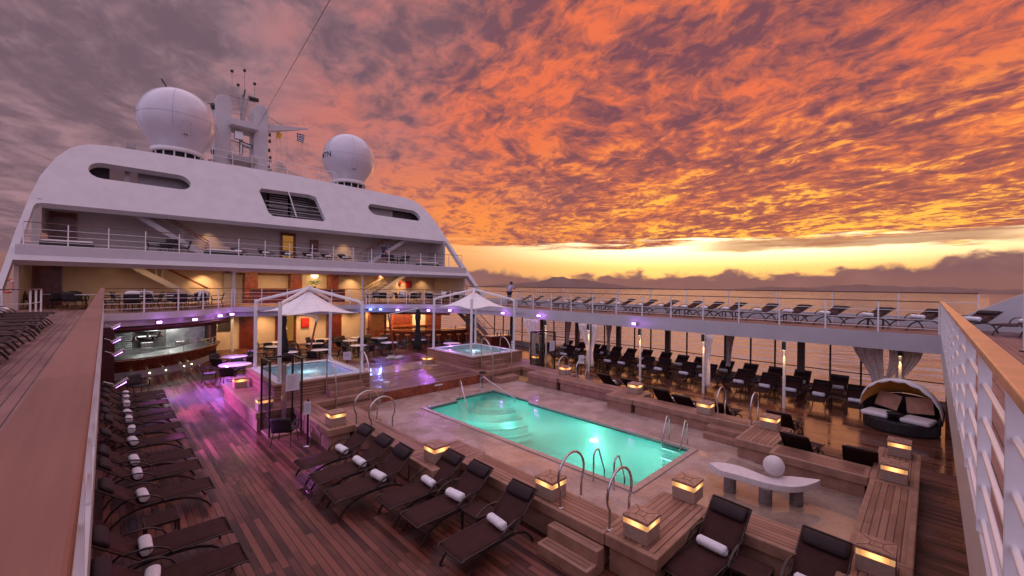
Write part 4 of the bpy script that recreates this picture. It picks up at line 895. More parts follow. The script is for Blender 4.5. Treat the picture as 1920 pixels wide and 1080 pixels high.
# small side tables
def side_table(x, y, z, label, rz=0, proto=[None]):
    if proto[0] is None:
        o = empty('side_table'); MB().box(-.23, .23, -.23, .23, .36, .375).build('table_top', MESH, o, bevel=.004)
        MB().box(-.24, .24, -.24, -.225, .34, .38).box(-.24, .24, .225, .24, .34, .38).box(-.24, -.225, -.22, .22, .34, .38).box(.225, .24, -.22, .22, .34, .38).build('rim', FRAME, o)
        for sx in (-1, 1):
            for sy in (-1, 1): MB().box(*sorted((sx * .20, sx * .235)), *sorted((sy * .20, sy * .235)), 0, .34).build('leg', FRAME, o)
        proto[0] = o
    else: o = dup(proto[0])
    o.location = (x, y, z); o.rotation_euler.z = rz; return tag(o, label, 'side table', 'low dark side tables')
side_table(7.02, 1.88, .004, 'low reddish side table between the two foreground loungers'); side_table(5.05, 5.95, .004, 'low side table between the two nearest loungers of the near row')
side_table(.75, 9.6, .004, 'low side table between the second and third loungers at lower left'); side_table(13.0, 1.8, .004, 'low side table between the two loungers behind the basin bench')
for i, y in enumerate((.75, 3.45, 5.9, 8.1, 10.5, 12.95, 15.7)): side_table(20.75, y + .75, 3.21, 'low side table on the starboard balcony, %s from the right' % ORD[i])
for i, y in enumerate((2.6, 5.6, 9.2, 11.4, 13.55)): side_table(20.7, y, .004, 'low side table in the middle starboard row, %s from the right' % ORD[i])
# ================================================================== armchairs and tables
def make_chair():
    o = empty('armchair'); 
    MB().box(-.26, .26, -.26, .24, .38, .43).build('seat', RATTAN, o, bevel=.02)
    def bk(u, v): return ((u - .5) * .54, .22 + .12 * v + .04 * (1 - (2 * u - 1) ** 2) , .42 + .42 * v - .03 * abs(2 * u - 1) ** 3)
    MB().grid(bk, 8, 5).build('backrest', RATTAN, o, solid=.025)
    for s_ in (-1, 1):
        MB().flat([(s_ * .27, -.24, .40), (s_ * .28, -.26, .62), (s_ * .28, .0, .66), (s_ * .27, .28, .64)], .035, .025, side=(1, 0, 0)).build('armrest', RATTAN, o)
        MB().tube([(s_ * .23, -.22, .38), (s_ * .27, -.26, 0)], .013, 6).build('leg', FRAME, o); MB().tube([(s_ * .23, .20, .38), (s_ * .27, .30, 0)], .013, 6).build('leg', FRAME, o)
    return o
ch0 = make_chair()
def chair(x, y, z, rz, label, group):
    if 'chair' in used: o = dup(ch0)
    else: o = ch0; used.add('chair')
    o.location = (x, y, z); o.rotation_euler.z = rz; return tag(o, label, 'chair', group)
def make_table():
    o = empty('round_table')
    MB().lathe([(0, .715), (.50, .715), (.515, .722), (.515, .735), (.50, .742), (0, .742)], 40).build('table_top', TTOP, o)
    MB().lathe([(0, .03), (.27, .03), (.27, 0), (0, 0)], 24).build('base_plate', FRAME, o); MB().tube([(0, 0, .03), (0, 0, .715)], .035, 12).build('pedestal', FRAME, o); return o
tb0 = make_table()
TAB = [(439.6, 668, 1.15), (441, 683, 1.3), (514, 649, 1), (521, 641, 1), (541, 660, .95), (591, 643.5, 1), (599, 655.5, 1), (605, 635.5, 1), (657, 638, 1), (672, 647, 1), (671, 632.5, 1), (712, 633.5, 1.1), (730, 642, 1.05), (786, 636.5, .95), (847, 643.5, 1.1)]
TL = ['round white table under violet light left of the near canopy, farther of two', 'larger round white table under violet light left of the near canopy, nearer of two', 'round white table seen between the near canopy posts, behind the black parasol', 'round white table by the cream wall beyond the black parasol',
      'round white table just behind the near hot tub, left part', 'round white table left of the leaning parasol pole, farther', 'round white table right behind the near hot tub at the leaning pole', 'small round white table next to the red fire box wall', 'round white table left of the near canopy right post, middle of three',
      'round white table crossed by the right post of the near canopy', 'round white table by the cream wall near the bar, farthest', 'round violet lit table in front of the bar end with the plant', 'round white table crossed by the second leaning parasol pole', 'round white table behind the closed parasol before the bar', 'round white table between the bar and the starboard hot tub']
TS = ['farther violet lit table left of the canopy', 'nearer violet lit table left of the canopy', 'table right behind the black parasol', 'table by the cream wall past the parasol', 'table just behind the near hot tub', 'table left of the leaning pole', 'table at the foot of the leaning pole', 'small table under the red fire box', 'table left of the canopy right post', 'table crossed by the canopy right post', 'farthest table by the cream wall', 'table in front of the bar plant', 'table crossed by the second leaning pole', 'table behind the parasol before the bar', 'table beside the starboard hot tub']
random.seed(11)
for i, (px, py, s_) in enumerate(TAB):
    x, y = at(px, py, .74)
    t = dup(tb0) if i else tb0
    t.location = (x, y, .004); t.scale = (s_, s_, 1); tag(t, TL[i], 'table', 'round white dining tables on the pool deck')
    n = 4 if i not in (3, 7, 10) else 3; ph = random.uniform(0, 1.5)
    for k in range(n):
        a = ph + 2 * PI * k / n + random.uniform(-.15, .15); d = .62 * s_ + .10 + random.uniform(0, .12)
        chair(x + d * math.cos(a), y + d * math.sin(a), .004, a - PI / 2 + random.uniform(-.2, .2), 'black armchair, %s clockwise, at the %s' % (ORD[k], TS[i]), 'armchairs round the dining tables')
chair(3.7, 12.95, .004, 2.5, 'black armchair standing alone beside the near glass shower', 'single armchairs'); chair(.95, 22.3, .004, .4, 'black armchair alone beyond the far end of the left lounger row', 'single armchairs')
# terraces on the balcony level and the top balcony
CL = [0]
def terrace(x, y, z, where, n=4, sc_=.85, cloth=False):
    t = dup(tb0); t.location = (x, y, z); t.scale = (sc_, sc_, .95); tag(t, 'round table %s' % where, 'table', 'round tables on the upper decks')
    ph = .6 + x
    for k in range(n):
        a = ph + 2 * PI * k / n; d = .68
        c = chair(x + d * math.cos(a), y + d * math.sin(a), z, a - PI / 2, 'black armchair, %s, at the table %s' % (ORD[k], where), 'armchairs on the upper decks')
        if cloth and k % 2 == 0:
            q = MB().grid(lambda u, v: ((u - .5) * .44, .245 + .10 * v + .04 * (1 - (2 * u - 1) ** 2) - .035, .44 + .46 * v), 6, 5).build('chair_blanket', CUSHW, None, solid=.03)
            q.location = c.location; q.rotation_euler = c.rotation_euler; tag(q, 'pale blanket on the %s chair, table %s' % (ORD[k], where), 'blanket', 'pale blankets on the terrace chairs')
for x, y, w in ((.9, 26.3, 'at the rounded port terrace rail, left'), (2.6, 27.2, 'at the rounded port terrace rail, middle'), (1.2, 28.9, 'second row of the port terrace, left'), (3.9, 29.0, 'second row of the port terrace, right')): terrace(x, y, 3.21, w, 4, .85, True)
for x, y, w in ((14.9, 29.6, 'on the starboard terrace by the white post'), (16.6, 28.3, 'on the starboard terrace above the bar middle'), (18.6, 27.3, 'on the starboard terrace beside the oval mirror'), (20.0, 25.6, 'on the starboard terrace by the canopy')): terrace(x, y, 3.21, w, 4, .85, True)
terrace(-1.9, 30.8, 3.21, 'in front of the left mahogany door', 3); terrace(-.7, 29.4, 3.21, 'left of the port terrace near the bulkhead', 3); terrace(2.6, 31.2, 6.23, 'below the left upper stairway', 4); terrace(17.2, 31.1, 6.23, 'below the right upper stairway', 4)
row(0, [31.1] * 3, 6.23, PI / 2, 'from the left on the top balcony', 'loungers on the top balcony', flat_, xs=[7.8, 9.2, 10.7]); row(0, [31.1] * 3, 6.23, PI / 2, 'from the left on the top balcony', 'loungers on the top balcony', flat_, xs=[12.0, 13.3, 6.2], first=3)
def sofa(x, y, z, label, w=1.9):
    o = empty('daybed_sofa', (x, y, z)); tag(o, label, 'sofa', 'low black sofas on the top balcony'); MB().box(-w / 2, w / 2, -.4, .4, 0, .30).build('base', RATTAN, o, bevel=.02); MB().box(-w / 2 + .05, w / 2 - .05, -.36, .36, .303, .40).build('cushion', CUSHW, o, bevel=.03)
    MB().box(-w / 2 + .02, -w / 2 + .25, -.3, .3, .405, .68).build('pillow', CUSH, o, bevel=.05)
sofa(-1.4, 31.0, 6.23, 'low black sofa with cream cushion on the top balcony, far left'); sofa(5.2, 30.9, 6.23, 'low black sofa with lit pillow on the top balcony, centre left'); sofa(20.0, 30.9, 6.23, 'low black sofa with cream cushion on the top balcony, right')
# ================================================================== canopy daybed
o = empty('canopy_daybed', (19.0, .72, .004), R(-14)); o.scale = (1.12, 1.12, 1.05); tag(o, 'black rattan daybed with scalloped cream hood and beige pillows', 'daybed')
def ell(a, b, n=28, x0=0): return [(x0 + a * math.cos(2 * PI * i / n), b * math.sin(2 * PI * i / n)) for i in range(n)]
MB().prism(ell(.78, .86), .02, .36).build('base', RATTAN, o, bevel=.03)
def shell(u, v):
    an = -1.75 + 3.5 * u; return (.78 * math.cos(an) * (1 + .03 * v), .87 * math.sin(an) * (1 + .03 * v), .36 + v * (.22 + .42 * max(0, math.cos(an)) ** .6))
MB().grid(shell, 24, 6).build('backrest', RATTAN, o, solid=.06)
def hood(u, v, k=0.0):
    an = PI * u; ti = 1.2 * (1 - v) - .10; y = (.92 - k) * math.cos(an); h = (1.06 - k) * math.sin(an); return (-.12 + h * math.sin(ti) * .95, y, .60 + h * math.cos(ti) * .95)
MB().grid(lambda u, v: hood(u, v), 28, 8).build('hood', CREAMC, o, solid=.01)
MB().grid(lambda u, v: hood(u, v, .025), 28, 8).build('hood_lining', OCHRE, o, solid=.006)
MB().grid(lambda u, v: (lambda p: (p[0] - .03 * v, p[1], p[2] - v * (.06 + .05 * abs(math.sin(u * PI * 9)))))(hood(u, 1.0, -.012)), 108, 2).build('valance', CREAMC, o, solid=.006)
for s_, w in ((-1, .62), (1, .55)):
    MB().box(-.55, .15, *sorted((s_ * .13, s_ * .78)), .365, .50).build('seat_cushion', CUSHW, o, bevel=.05)
    q = MB().grid(lambda u, v: ((.10) * math.sin(PI * u) * math.sin(PI * v), (u - .5) * .58, (v - .5) * .5), 8, 8)
    q.grid(lambda u, v: (-(.10) * math.sin(PI * u) * math.sin(PI * v), (u - .5) * .58, (v - .5) * .5), 8, 8)
    p_ = q.build('pillow', CUSH, o); p_.location = (.25, s_ * .36, .80); p_.rotation_euler = (R(8 * s_), R(20), R(-6 * s_))
MB().lathe([(0, .37), (.16, .37), (.16, .56), (.19, .565), (.19, .58), (0, .58)], 20, (-.42, 0, 0)).build('drinks_table', RATTAN, o)
o = empty('wood_post', (19.0, -.42, 0)); tag(o, 'thick mahogany post at the right end of the daybed', 'post'); MB().box(-.12, .12, -.1, .1, .004, 1.45).build('shaft', WOODR, o, bevel=.01); MB().box(-.13, .13, -.11, .11, 1.455, 1.62).build('cap', BLACK, o)
# ================================================================== curtains
def curtain(x, y0, y1, label, gather=.5, tie=.35, ztop=2.58, shift=0.0, dark=False):
    o = empty('curtain', (x, (y0 + y1) / 2, 0)); tag(o, label, 'curtain', 'pale gathered curtains under the starboard balcony'); w = (y1 - y0); n = max(3, round(w / .13)); ph = random.uniform(0, 6)
    def f(u, v):
        z = ztop * (1 - v) + .25 * v; k = v / tie if v < tie else 1; sq = 1 - (1 - gather) * (math.sin(min(1, v / .68) * PI / 2)) ** 1.6 if v < .68 else gather + (v - .68) * .5
        y = (u - .5) * w * sq + shift * (math.sin(min(1, v / .7) * PI / 2)) ** 2; return (.026 * math.sin(u * n * 2 * PI + v * 1.1 + ph + 1.5 * math.sin(u * 5 + ph)) * (.7 + .3 * sq) + .02 * math.sin(u * 23 + ph + v * 2) + .02 * math.sin(v * 5), y + .015 * math.sin(v * 9 + ph), z)
    MB().grid(f, n * 8, 14).build('cloth', CURT, o, solid=.004); return o
curtain(20.75, 1.25, 2.15, 'wide cream curtain left of the lit column behind the daybed', .35, shift=-.30); curtain(20.75, .20, 1.12, 'wide cream curtain right of the lit column behind the daybed', .45, shift=.35)
curtain(19.05, 6.75, 7.2, 'narrow pale curtain gathered at the third lit column', .55); curtain(22.9, 7.0, 7.45, 'shaded curtain tied to the wide hull column right of the narrow curtain', .45, shift=.1)
curtain(19.05, 13.25, 14.0, 'pale curtain swept from the left of the fifth lit column', .30, shift=-.35); curtain(19.05, 12.7, 13.1, 'pale curtain hanging right of the fifth lit column', .5, shift=.15)
curtain(22.9, 14.2, 14.7, 'shaded curtain tied to a hull column in the middle of the windows', .45); curtain(22.9, 17.4, 18.0, 'brownish curtain tied to a hull column near the far end', .45); curtain(19.05, 17.0, 18.3, 'violet tinted curtain hanging by the starboard drinks counter', .30, shift=-.2)
# ================================================================== buffet under the port terrace
o = empty('buffet_counter', (0, 25, 0)); tag(o, 'curved mahogany buffet counter with open steel kitchen at left', 'buffet counter')
tp = catmull([(.12, .72), (1.0, .78), (1.9, 1.12), (2.8, 1.75), (3.6, 2.6), (4.3, 3.6), (4.75, 4.5), (5.0, 5.4)], 4); bs = [(x * .93, y + .62 - .25 * min(1, x / 5)) for x, y in tp]
def back(P, d): return [(x - d * .75 * min(1, x / 3), y + d) for x, y in P]
m = MB()
n = len(tp); vs = [(x, y, .96) for x, y in tp] + [(x, y, .36) for x, y in bs]
m.add(vs, [(i, i + 1, i + 1 + n, i + n) for i in range(n - 1)], True).build('front_panel', WOODR, o)
MB().prism([(x, y + .02) for x, y in bs] + [(.1, 6.2)], .004, .36).build('plinth', GREY, o); MB().prism([(x, y) for x, y in tp] + back(tp, .55)[::-1], .962, 1.02).build('counter_top', WOODR, o, bevel=.01)
MB().prism([(x, y + .1) for x, y in tp] + back(tp, 1.2)[::-1], 1.024, 1.03).build('steel_top', KSTEEL, o)
for k, (px, py) in enumerate(((249.7, 706.3), (285, 701.7), (318, 697), (346, 692), (368, 687.5))):
    x, y = at(px, py, .16); i = min(range(n), key=lambda q: abs(bs[q][0] - x)); MB().disc((0, 0, 0), .028, 12).build('step_light', emit('step light', (1, .95, .55), 10), o).matrix_local = Matrix.Translation((bs[i][0], bs[i][1] - .004, .17)) @ Matrix.Rotation(R(90), 4, 'X')
hd = catmull([(-.05, -.45), (.4, -.4), (1.8, .0), (3.2, .85), (4.2, 1.95), (4.9, 3.0), (5.2, 3.5)], 4)
hm = MB(); hn = len(hd); hv = [(x, y + .25, 2.34) for x, y in hd] + [(x, y + .25, 2.61) for x, y in hd]
hm.add(hv, [(i, i + 1, i + 1 + hn, i + hn) for i in range(hn - 1)], True).build('header', mat('dark mahogany header', (.06, .012, .012), .35), o, solid=.06)
m = MB(); g = [(x - .1, y + .28) for x, y in tp[10:-1]]
m.add([(x, y, 1.05) for x, y in g] + [(x, y + .1, 1.38) for x, y in g], [(i, i + 1, i + 1 + len(g), i + len(g)) for i in range(len(g) - 1)], True); m.build('sneeze_guard', GLASS, o)
m = MB()
for i in range(0, len(g), 3): m.tube([(g[i][0], g[i][1], 1.03), (g[i][0], g[i][1] + .1, 1.38)], .015, 6)
m.tube([(x, y + .1, 1.385) for x, y in g], .012, 6); m.build('guard_post', STEEL, o)
k_ = empty('open_kitchen', (0, 30, 0)); tag(k_, 'stainless open kitchen wall with roller shutter and shelves', 'kitchen')
MB().box(-.6, 4.9, .9, 1.0, 0, 2.62).build('rear_wall', mat('dark kitchen tile', (.05, .046, .044), .4, var=.3), k_); MB().box(-.6, -.5, -4.5, .9, 0, 2.62).build('side_wall', WOODR, k_)
MB().box(4.45, 4.6, -.2, .9, 0, 2.62).build('end_wall', mat('dark mahogany', (.09, .02, .016), .4), k_)
sh = MB()
for k in range(17): sh.add([(.02, .60, .55 + k * .115), (1.05, .60, .55 + k * .115), (1.05, .70, .64 + k * .115), (.02, .70, .64 + k * .115), (.02, .74, .64 + k * .115), (1.05, .74, .64 + k * .115), (1.05, .74, .55 + k * .115), (.02, .74, .55 + k * .115)], [(0, 1, 2, 3), (3, 2, 5, 4), (4, 5, 6, 7), (7, 6, 1, 0), (0, 3, 4, 7), (1, 6, 5, 2)])
sh.build('roller_shutter', KSTEEL, k_)
m = MB().box(1.2, 2.2, .4, .88, 1.55, 1.60).box(1.2, 2.2, .4, .88, 1.85, 1.90).box(2.5, 4.3, .85, .89, .9, 2.3).box(.1, 4.3, .2, .88, .0, .92); m.build('steel_unit', KSTEEL, k_)
for q_ in ((1.4, 1.9, .3, .7, .93, 1.25), (2.9, 3.3, .3, .7, .93, 1.2), (3.5, 3.9, .25, .7, .93, 1.4)): MB().box(*q_).build('appliance', STEEL, k_, bevel=.02)
MB().box(1.95, 2.05, .86, .87, 1.35, 1.47).box(1.15, 1.25, .86, .87, 1.25, 1.35).build('wall_card', PAPER, k_)
MB().box(1.25, 2.1, .38, .399, 1.86, 1.89).box(1.3, 1.8, .38, .399, 1.56, 1.59).build('work_light', COOLL, k_)
for k, (px, py) in enumerate(((252, 641), (277, 636), (300, 631))):
    x, z = aty(px, py, 28.2); h = empty('heat_lamp', (x, 28.2, z)); tag(h, 'polished steel heat lamp over the buffet, %s from the left' % ORD[k], 'lamp', 'three heat lamps over the buffet')
    MB().lathe([(.035, .26), (.05, .22), (.06, .16), (.17, .0), (.16, .0), (.05, .14)], 20).build('shade', STEEL, h); MB().tube([(0, 0, .26), (0, 0, 2.6 - z)], .012, 6).build('stem', STEEL, h)
lamp('AREA', (2.2, 29.2, 2.45), (1, .99, .93), 60, aim=(2.4, 29.6, 0), sx=2.6, sy=.8); lamp('AREA', (2.0, 30.0, 2.2), (1, .99, .94), 45, aim=(2.0, 31, 1.3), sx=2, sy=.3)
o = empty('wood_pillar', (.12, 24.6, 0)); tag(o, 'dark mahogany pillar at the left end of the buffet', 'pillar'); MB().box(-.35, .18, 0, 1.0, .004, 2.6).build('shaft', mat('dark mahogany pillar', (.07, .016, .014), .35), o)
a = aty(408, 600, 33.95); b = aty(432.5, 620.5, 33.95); o = empty('menu_board', ((a[0] + b[0]) / 2, 33.95, (a[1] + b[1]) / 2)); tag(o, 'black menu board on the cream wall right of the buffet', 'board')
w, h = abs(b[0] - a[0]) / 2, abs(a[1] - b[1]) / 2; MB().box(-w, w, -.02, .04, -h, h).build('panel', DARKP, o)
x, y = at(435, 659, 0); o = empty('lit_column', (x, y, 0)); tag(o, 'glowing white column in front of the menu board', 'column'); MB().tube([(0, 0, .004), (0, 0, 2.62)], .09, 16).build('shaft', WHITE2, o); lamp('SPOT', (x, y - .25, 2.5), (1, .8, .6), 18, .03, (x, y, 0), 50)
# ================================================================== bar under the starboard terrace
o = empty('bar_counter', (18, 28, 0)); tag(o, 'curved mahogany bar counter with warm lit back wall', 'bar counter')
bp_ = catmull([(-2.45, 3.3), (-2.2, 2.3), (-1.5, 1.2), (-.3, .35), (1.0, -.2), (2.4, -.5), (3.9, -.65)], 4); nb = len(bp_)
MB().add([(x, y + .2, .96) for x, y in bp_] + [(x, y + .35, .1) for x, y in bp_], [(i, i + 1, i + 1 + nb, i + nb) for i in range(nb - 1)], True).build('front_panel', WOODR, o)
m = MB()
for i in range(1, nb - 1, 2):
    p, q = bp_[i], bp_[i + 1]; m.flat([(p[0], p[1] + .17, .93), (p[0], p[1] + .31, .15)], .03, .02)
m.build('panel_trim', WOODR, o)
MB().prism(bp_ + [(x + .1, y + .62) for x, y in bp_][::-1], 1.02, 1.085).build('counter_top', mat('honey bar top', (.42, .17, .06), .25, coat=.3), o, bevel=.01)
MB().prism([(x, y + .3) for x, y in bp_] + [(x + .1, y + .6) for x, y in bp_][::-1], .004, .1).build('kick', BLACK, o)
k_ = empty('bar_back_wall', (18, 33, 0)); tag(k_, 'warm lit back wall of the bar with mahogany panels and shelves', 'wall')
MB().box(-2.4, 5.0, .3, .45, 0, 2.62).build('cream_wall', CREAM, k_); MB().box(-.2, 1.9, .1, .298, 0, 2.55).build('wood_panel', WOODR, k_, bevel=.01)
MB().box(-2.4, 4.2, -.1, .299, .9, .96).build('back_counter', WOODR, k_); MB().box(-.9, -.4, .05, .298, 1.6, 2.2).build('cabinet', KSTEEL, k_)
MB().box(3.4, 5.0, .05, .298, 0, 2.55).build('wood_panel', WOODR, k_)
m = MB()
for a, b in ((.1, .9), (1.0, 1.7)): m.box(a, b, .06, .098, 1.15, 2.3)
m.build('panel_field', DOORM, k_, bevel=.02)
tag(MB().box(15.75, 15.95, 30.4, 34, .004, 2.6).build('bar_side_wall', WOODR), 'mahogany wall at the left end of the bar', 'wall'); tag(MB().box(21.7, 22.6, 27.4, 27.6, .004, 2.6).build('bar_side_wall', WOODR), 'broad mahogany wall at the right end of the bar', 'wall')
q = MB().box(-.16, .16, -.012, .012, -.2, .2).build('wall_notice', PAPER); q.location = (22.0, 27.38, 1.95); tag(q, 'small pale notice on the mahogany wall right of the bar', 'notice')
o = empty('bar_header', (18, 27.5, 2.45)); tag(o, 'thin dark header over the bar opening', 'header'); hb = [(x - 18, y - 27.5 + .75) for x, y in PF[10:25]]
MB().add([(x, y, -.03) for x, y in hb] + [(x, y, .17) for x, y in hb], [(i, i + 1, i + 1 + len(hb), i + len(hb)) for i in range(len(hb) - 1)], True).build('band', WOODR, o, solid=.05)
random.seed(5)
for k in range(14):
    i = random.randrange(3, nb - 3); x, y = bp_[i]; o = tag(MB().lathe([(0, 0), (.035, 0), (.038, .15), (.012, .20), (.012, .26), (0, .26)], 10).build('bottle', random.choice([GLASSG, LEAF, TTOP, WOODP])), 'bottle on the bar counter, %s of the scattered bottles' % ORD[k], 'bottle', 'bottles and glasses on the bar')
    o.location = (18 + x + random.uniform(0, .4), 28 + y + .35, 1.086); o['label'] = 'small bottle standing on the curved bar counter'
def stool(px, py, k, proto=[None]):
    if proto[0] is None:
        o = empty('bar_stool'); MB().lathe([(0, .70), (.17, .70), (.19, .72), (.19, .76), (.16, .79), (0, .79)], 20).build('seat', mat('tan stool seat', (.50, .22, .08), .5), o); MB().tube([(0, 0, .02), (0, 0, .70)], .025, 8).build('stem', STEEL, o)
        MB().lathe([(0, .03), (.2, .02), (.2, 0), (0, 0)], 20).build('base', STEEL, o); MB().tube([(.14 * math.cos(a), .14 * math.sin(a), .28) for a in [2 * PI * i / 12 for i in range(12)]], .01, 5, closed=True).build('foot_ring', STEEL, o); proto[0] = o
    else: o = dup(proto[0])
    x, y = at(px, py, .76); o.location = (x, y, .004); return tag(o, 'tan topped bar stool, %s from the left along the bar' % ORD[k], 'bar stool', 'stools along the bar')
for k, px in enumerate((717, 728.5, 746, 764, 803, 823, 843, 860, 875)): stool(px, 625.5 + 2.6 * math.sin((px - 710) / 165 * PI), k)
lamp('AREA', (18.5, 30.6, 2.5), WARM, 240, aim=(18.7, 31.5, 0), sx=5, sy=1.5); lamp('AREA', (19, 32.0, 2.4), (1, .62, .3), 110, aim=(19, 34, 1.2), sx=5, sy=.3)
for x, y in ((16.6, 28.0), (18.6, 27.0), (20.9, 26.6)): lamp('SPOT', (x, y, 2.55), (1, .5, .2), 30, .05, (x, y + .3, 0), 80)
x, y = at(710, 634, 0); o = empty('potted_plant', (x, y, .004)); tag(o, 'leafy green potted plant at the left end of the bar', 'plant')
MB().lathe([(0, 0), (.16, 0), (.2, .4), (.17, .4), (.15, .35), (0, .35)], 16).build('pot', BLACK, o); m = MB(); random.seed(2)
for k in range(70):
    a = random.uniform(0, 2 * PI); t_ = random.uniform(.15, 1.1); r = random.uniform(.15, .5) * (.5 + t_ * .5); p = Vector((.05 * math.cos(a), .05 * math.sin(a), .38)); q = Vector((r * math.cos(a), r * math.sin(a), .45 + t_)); sd = Vector((-math.sin(a), math.cos(a), 0)) * .05; mid_ = p.lerp(q, .6) + Vector((0, 0, .08))
    m.add([p, mid_ - sd, q, mid_ + sd], [(0, 1, 2, 3)])
m.build('leaves', LEAF, o, fix=False)
x, y = at(934, 655, 0); o = empty('drinks_counter', (x, y, 0), -.1); tag(o, 'mahogany drinks counter with glassware right of the bar', 'counter')
MB().box(-.9, .9, -.35, .35, .004, 1.0).build('cabinet', WOODR, o); MB().box(-.95, .95, -.4, .4, 1.003, 1.04).build('counter_top', TTOP, o); q = MB().box(-.9, .9, -.362, -.353, .1, .9); q.build('door_fronts', DOORM, o)
for k in range(9):
    g_ = tag(MB().lathe([(0, 0), (.05, 0), (.06, random.uniform(.12, .3)), (.02, random.uniform(.3, .34)), (0, .34)], 12).build('glassware', random.choice([GLASS, TTOP, STEEL, GLASSG])), 'glassware and jugs standing on the starboard drinks counter', 'glassware', 'glassware on the drinks counter'); g_.location = (x - .8 + .2 * k, y + random.uniform(-.2, .2) - .02 * k, 1.045)
x, y = at(957, 668, 0); o = empty('patterned_board', (x + .1, y - .1, 0)); tag(o, 'white flower patterned panel standing at the right end of the drinks counter', 'board')
m = MB()
for k in range(5): m.lathe([(0, .0), (.09, .03), (.11, .09), (.09, .15), (0, .18)], 10, (.02 * (-1) ** k, 0, .15 + .17 * k))
m.build('flowers', TTOP, o); MB().tube([(0, 0, 0), (0, 0, .2)], .03, 8).build('foot', BLACK, o)
o = empty('stacked_chair', at(927, 652, 0) + (0,)); 
bpy.data.objects.remove(o)
# ================================================================== balcony bar behind the central rail
o = empty('balcony_bar', (0, 32.2, 3.2)); tag(o, 'long mahogany counter of the balcony bar below the round globe lamp', 'bar counter')
xa, xb = aty(470, 540, 32.2)[0], aty(645, 540, 32.2)[0]
MB().box(xa, xb, -.2, .2, .01, .98).build('front_panel', WOODR, o); MB().box(xa - .1, xb + .1, -.3, .25, .983, 1.03).build('counter_top', mat('honey counter top', (.34, .12, .05), .3), o)
m = MB()
for k in range(12): x = xa + (xb - xa) * (k + .5) / 12; m.box(x - .22, x + .22, -.215, -.2, .1, .9)
m.build('door_fronts', DOORM, o)
x, z = aty(590, 515.5, 33.9); o = empty('globe_lamp', (x, 33.9, z)); tag(o, 'round glowing globe lamp on the wall of the balcony bar', 'lamp'); MB().lathe([(.27 * math.sin(a), -.27 * math.cos(a)) for a in [PI * i / 14 for i in range(15)]], 24).build('globe', GLOBE, o); lamp('POINT', (x, 33.3, z), (1, .65, .3), 30, .25)
x, z = aty(590, 537, 32.2); o = empty('flower_vase', (x, 32.2, 4.235)); tag(o, 'dark flower arrangement on the balcony bar under the globe', 'vase'); MB().lathe([(0, 0), (.08, 0), (.1, .12), (.05, .2), (0, .2)], 14).build('vase', BLACK, o); m = MB()
for k in range(50):
    a = random.uniform(0, 2 * PI); r = random.uniform(.1, .45); q = Vector((r * math.cos(a), r * .5 * math.sin(a), .25 + random.uniform(0, .3))); m.add([q, q + Vector((.06, 0, .05)), q + Vector((.02, 0, .1)), q + Vector((-.05, 0, .04))], [(0, 1, 2, 3)])
m.build('flowers', LEAF, o, fix=False)
DL = [(64.5, 489), (79, 494), (209, 494.5), (206, 497.5), (266, 499), (400, 503), (445, 504.8), (458, 503.4), (478, 502.6), (506, 504.8), (532, 506), (556.5, 504.8), (579, 505.6), (592, 505), (608, 506), (619, 505.6), (634.5, 504.5), (649, 508), (666, 508), (680, 510), (707, 510), (755.5, 514), (766, 515), (788.6, 514.3), (811, 514.3)]
for k, (px, py) in enumerate(DL):
    x, y = at(px, py, 5.52); y = min(y, 33.9)
    o = empty('ceiling_light', (x, y, 5.51)); tag(o, 'tiny warm downlight in the soffit of the top balcony, %s from the left' % (ORD[k] if k < 20 else 'twenty ' + ORD[k - 20]), 'ceiling light', 'downlights in the balcony soffit')
    MB().lathe([(.05, 0), (.075, 0), (.075, -.012), (.05, -.012)], 14).build('bezel', STEEL, o); MB().disc((0, 0, -.006), .05, 14, False).build('lens', BULB, o)
for k, (px, py) in enumerate(((401, 415.5), (662.6, 439.8))):
    x, z = aty(px, py, 32.4); o = empty('ceiling_light', (x, 32.4, 8.72)); tag(o, 'bright downlight under the white visor, %s' % ('left' if k == 0 else 'right'), 'ceiling light', 'downlights under the visor'); MB().disc((0, 0, -.01), .08, 14, False).build('lens', BULB, o); MB().lathe([(.08, 0), (.1, 0), (.1, -.012), (.08, -.012)], 14).build('bezel', STEEL, o)
    lamp('SPOT', (x, 33.5, 8.6), (1, .55, .25), 110, .05, (x, 33.95, 6.2), 75, .9)
for X_, e in ((1.5, 16), (4.6, 55), (6.5, 60), (8.7, 65), (10.6, 60), (12.6, 60), (14.6, 40), (17.0, 42), (19.2, 45), (21.5, 22)):
    lamp('SPOT', (X_, 33.5, 5.45), WARM, e * 3.0, .05, (X_, 33.95, 3.3), 105, .9)
for X_, w_, e in ((9.5, 7, 230), (17.5, 5, 60), (1.5, 4, 30)): lamp('AREA', (X_, 31.5, 5.45), WARM, e, aim=(X_, 31.6, 0), sx=w_, sy=1)
for X_, e in ((5.5, 50), (8.0, 60), (11.0, 70), (13.6, 60), (15.4, 30)): lamp('SPOT', (X_, 32.9, 2.55), WARM, e * 2.4, .06, (X_, 33.7, 0), 120, .9)
lamp('AREA', (10, 30.6, 2.55), WARM, 200, aim=(10, 30.6, 0), sx=9, sy=1.5)
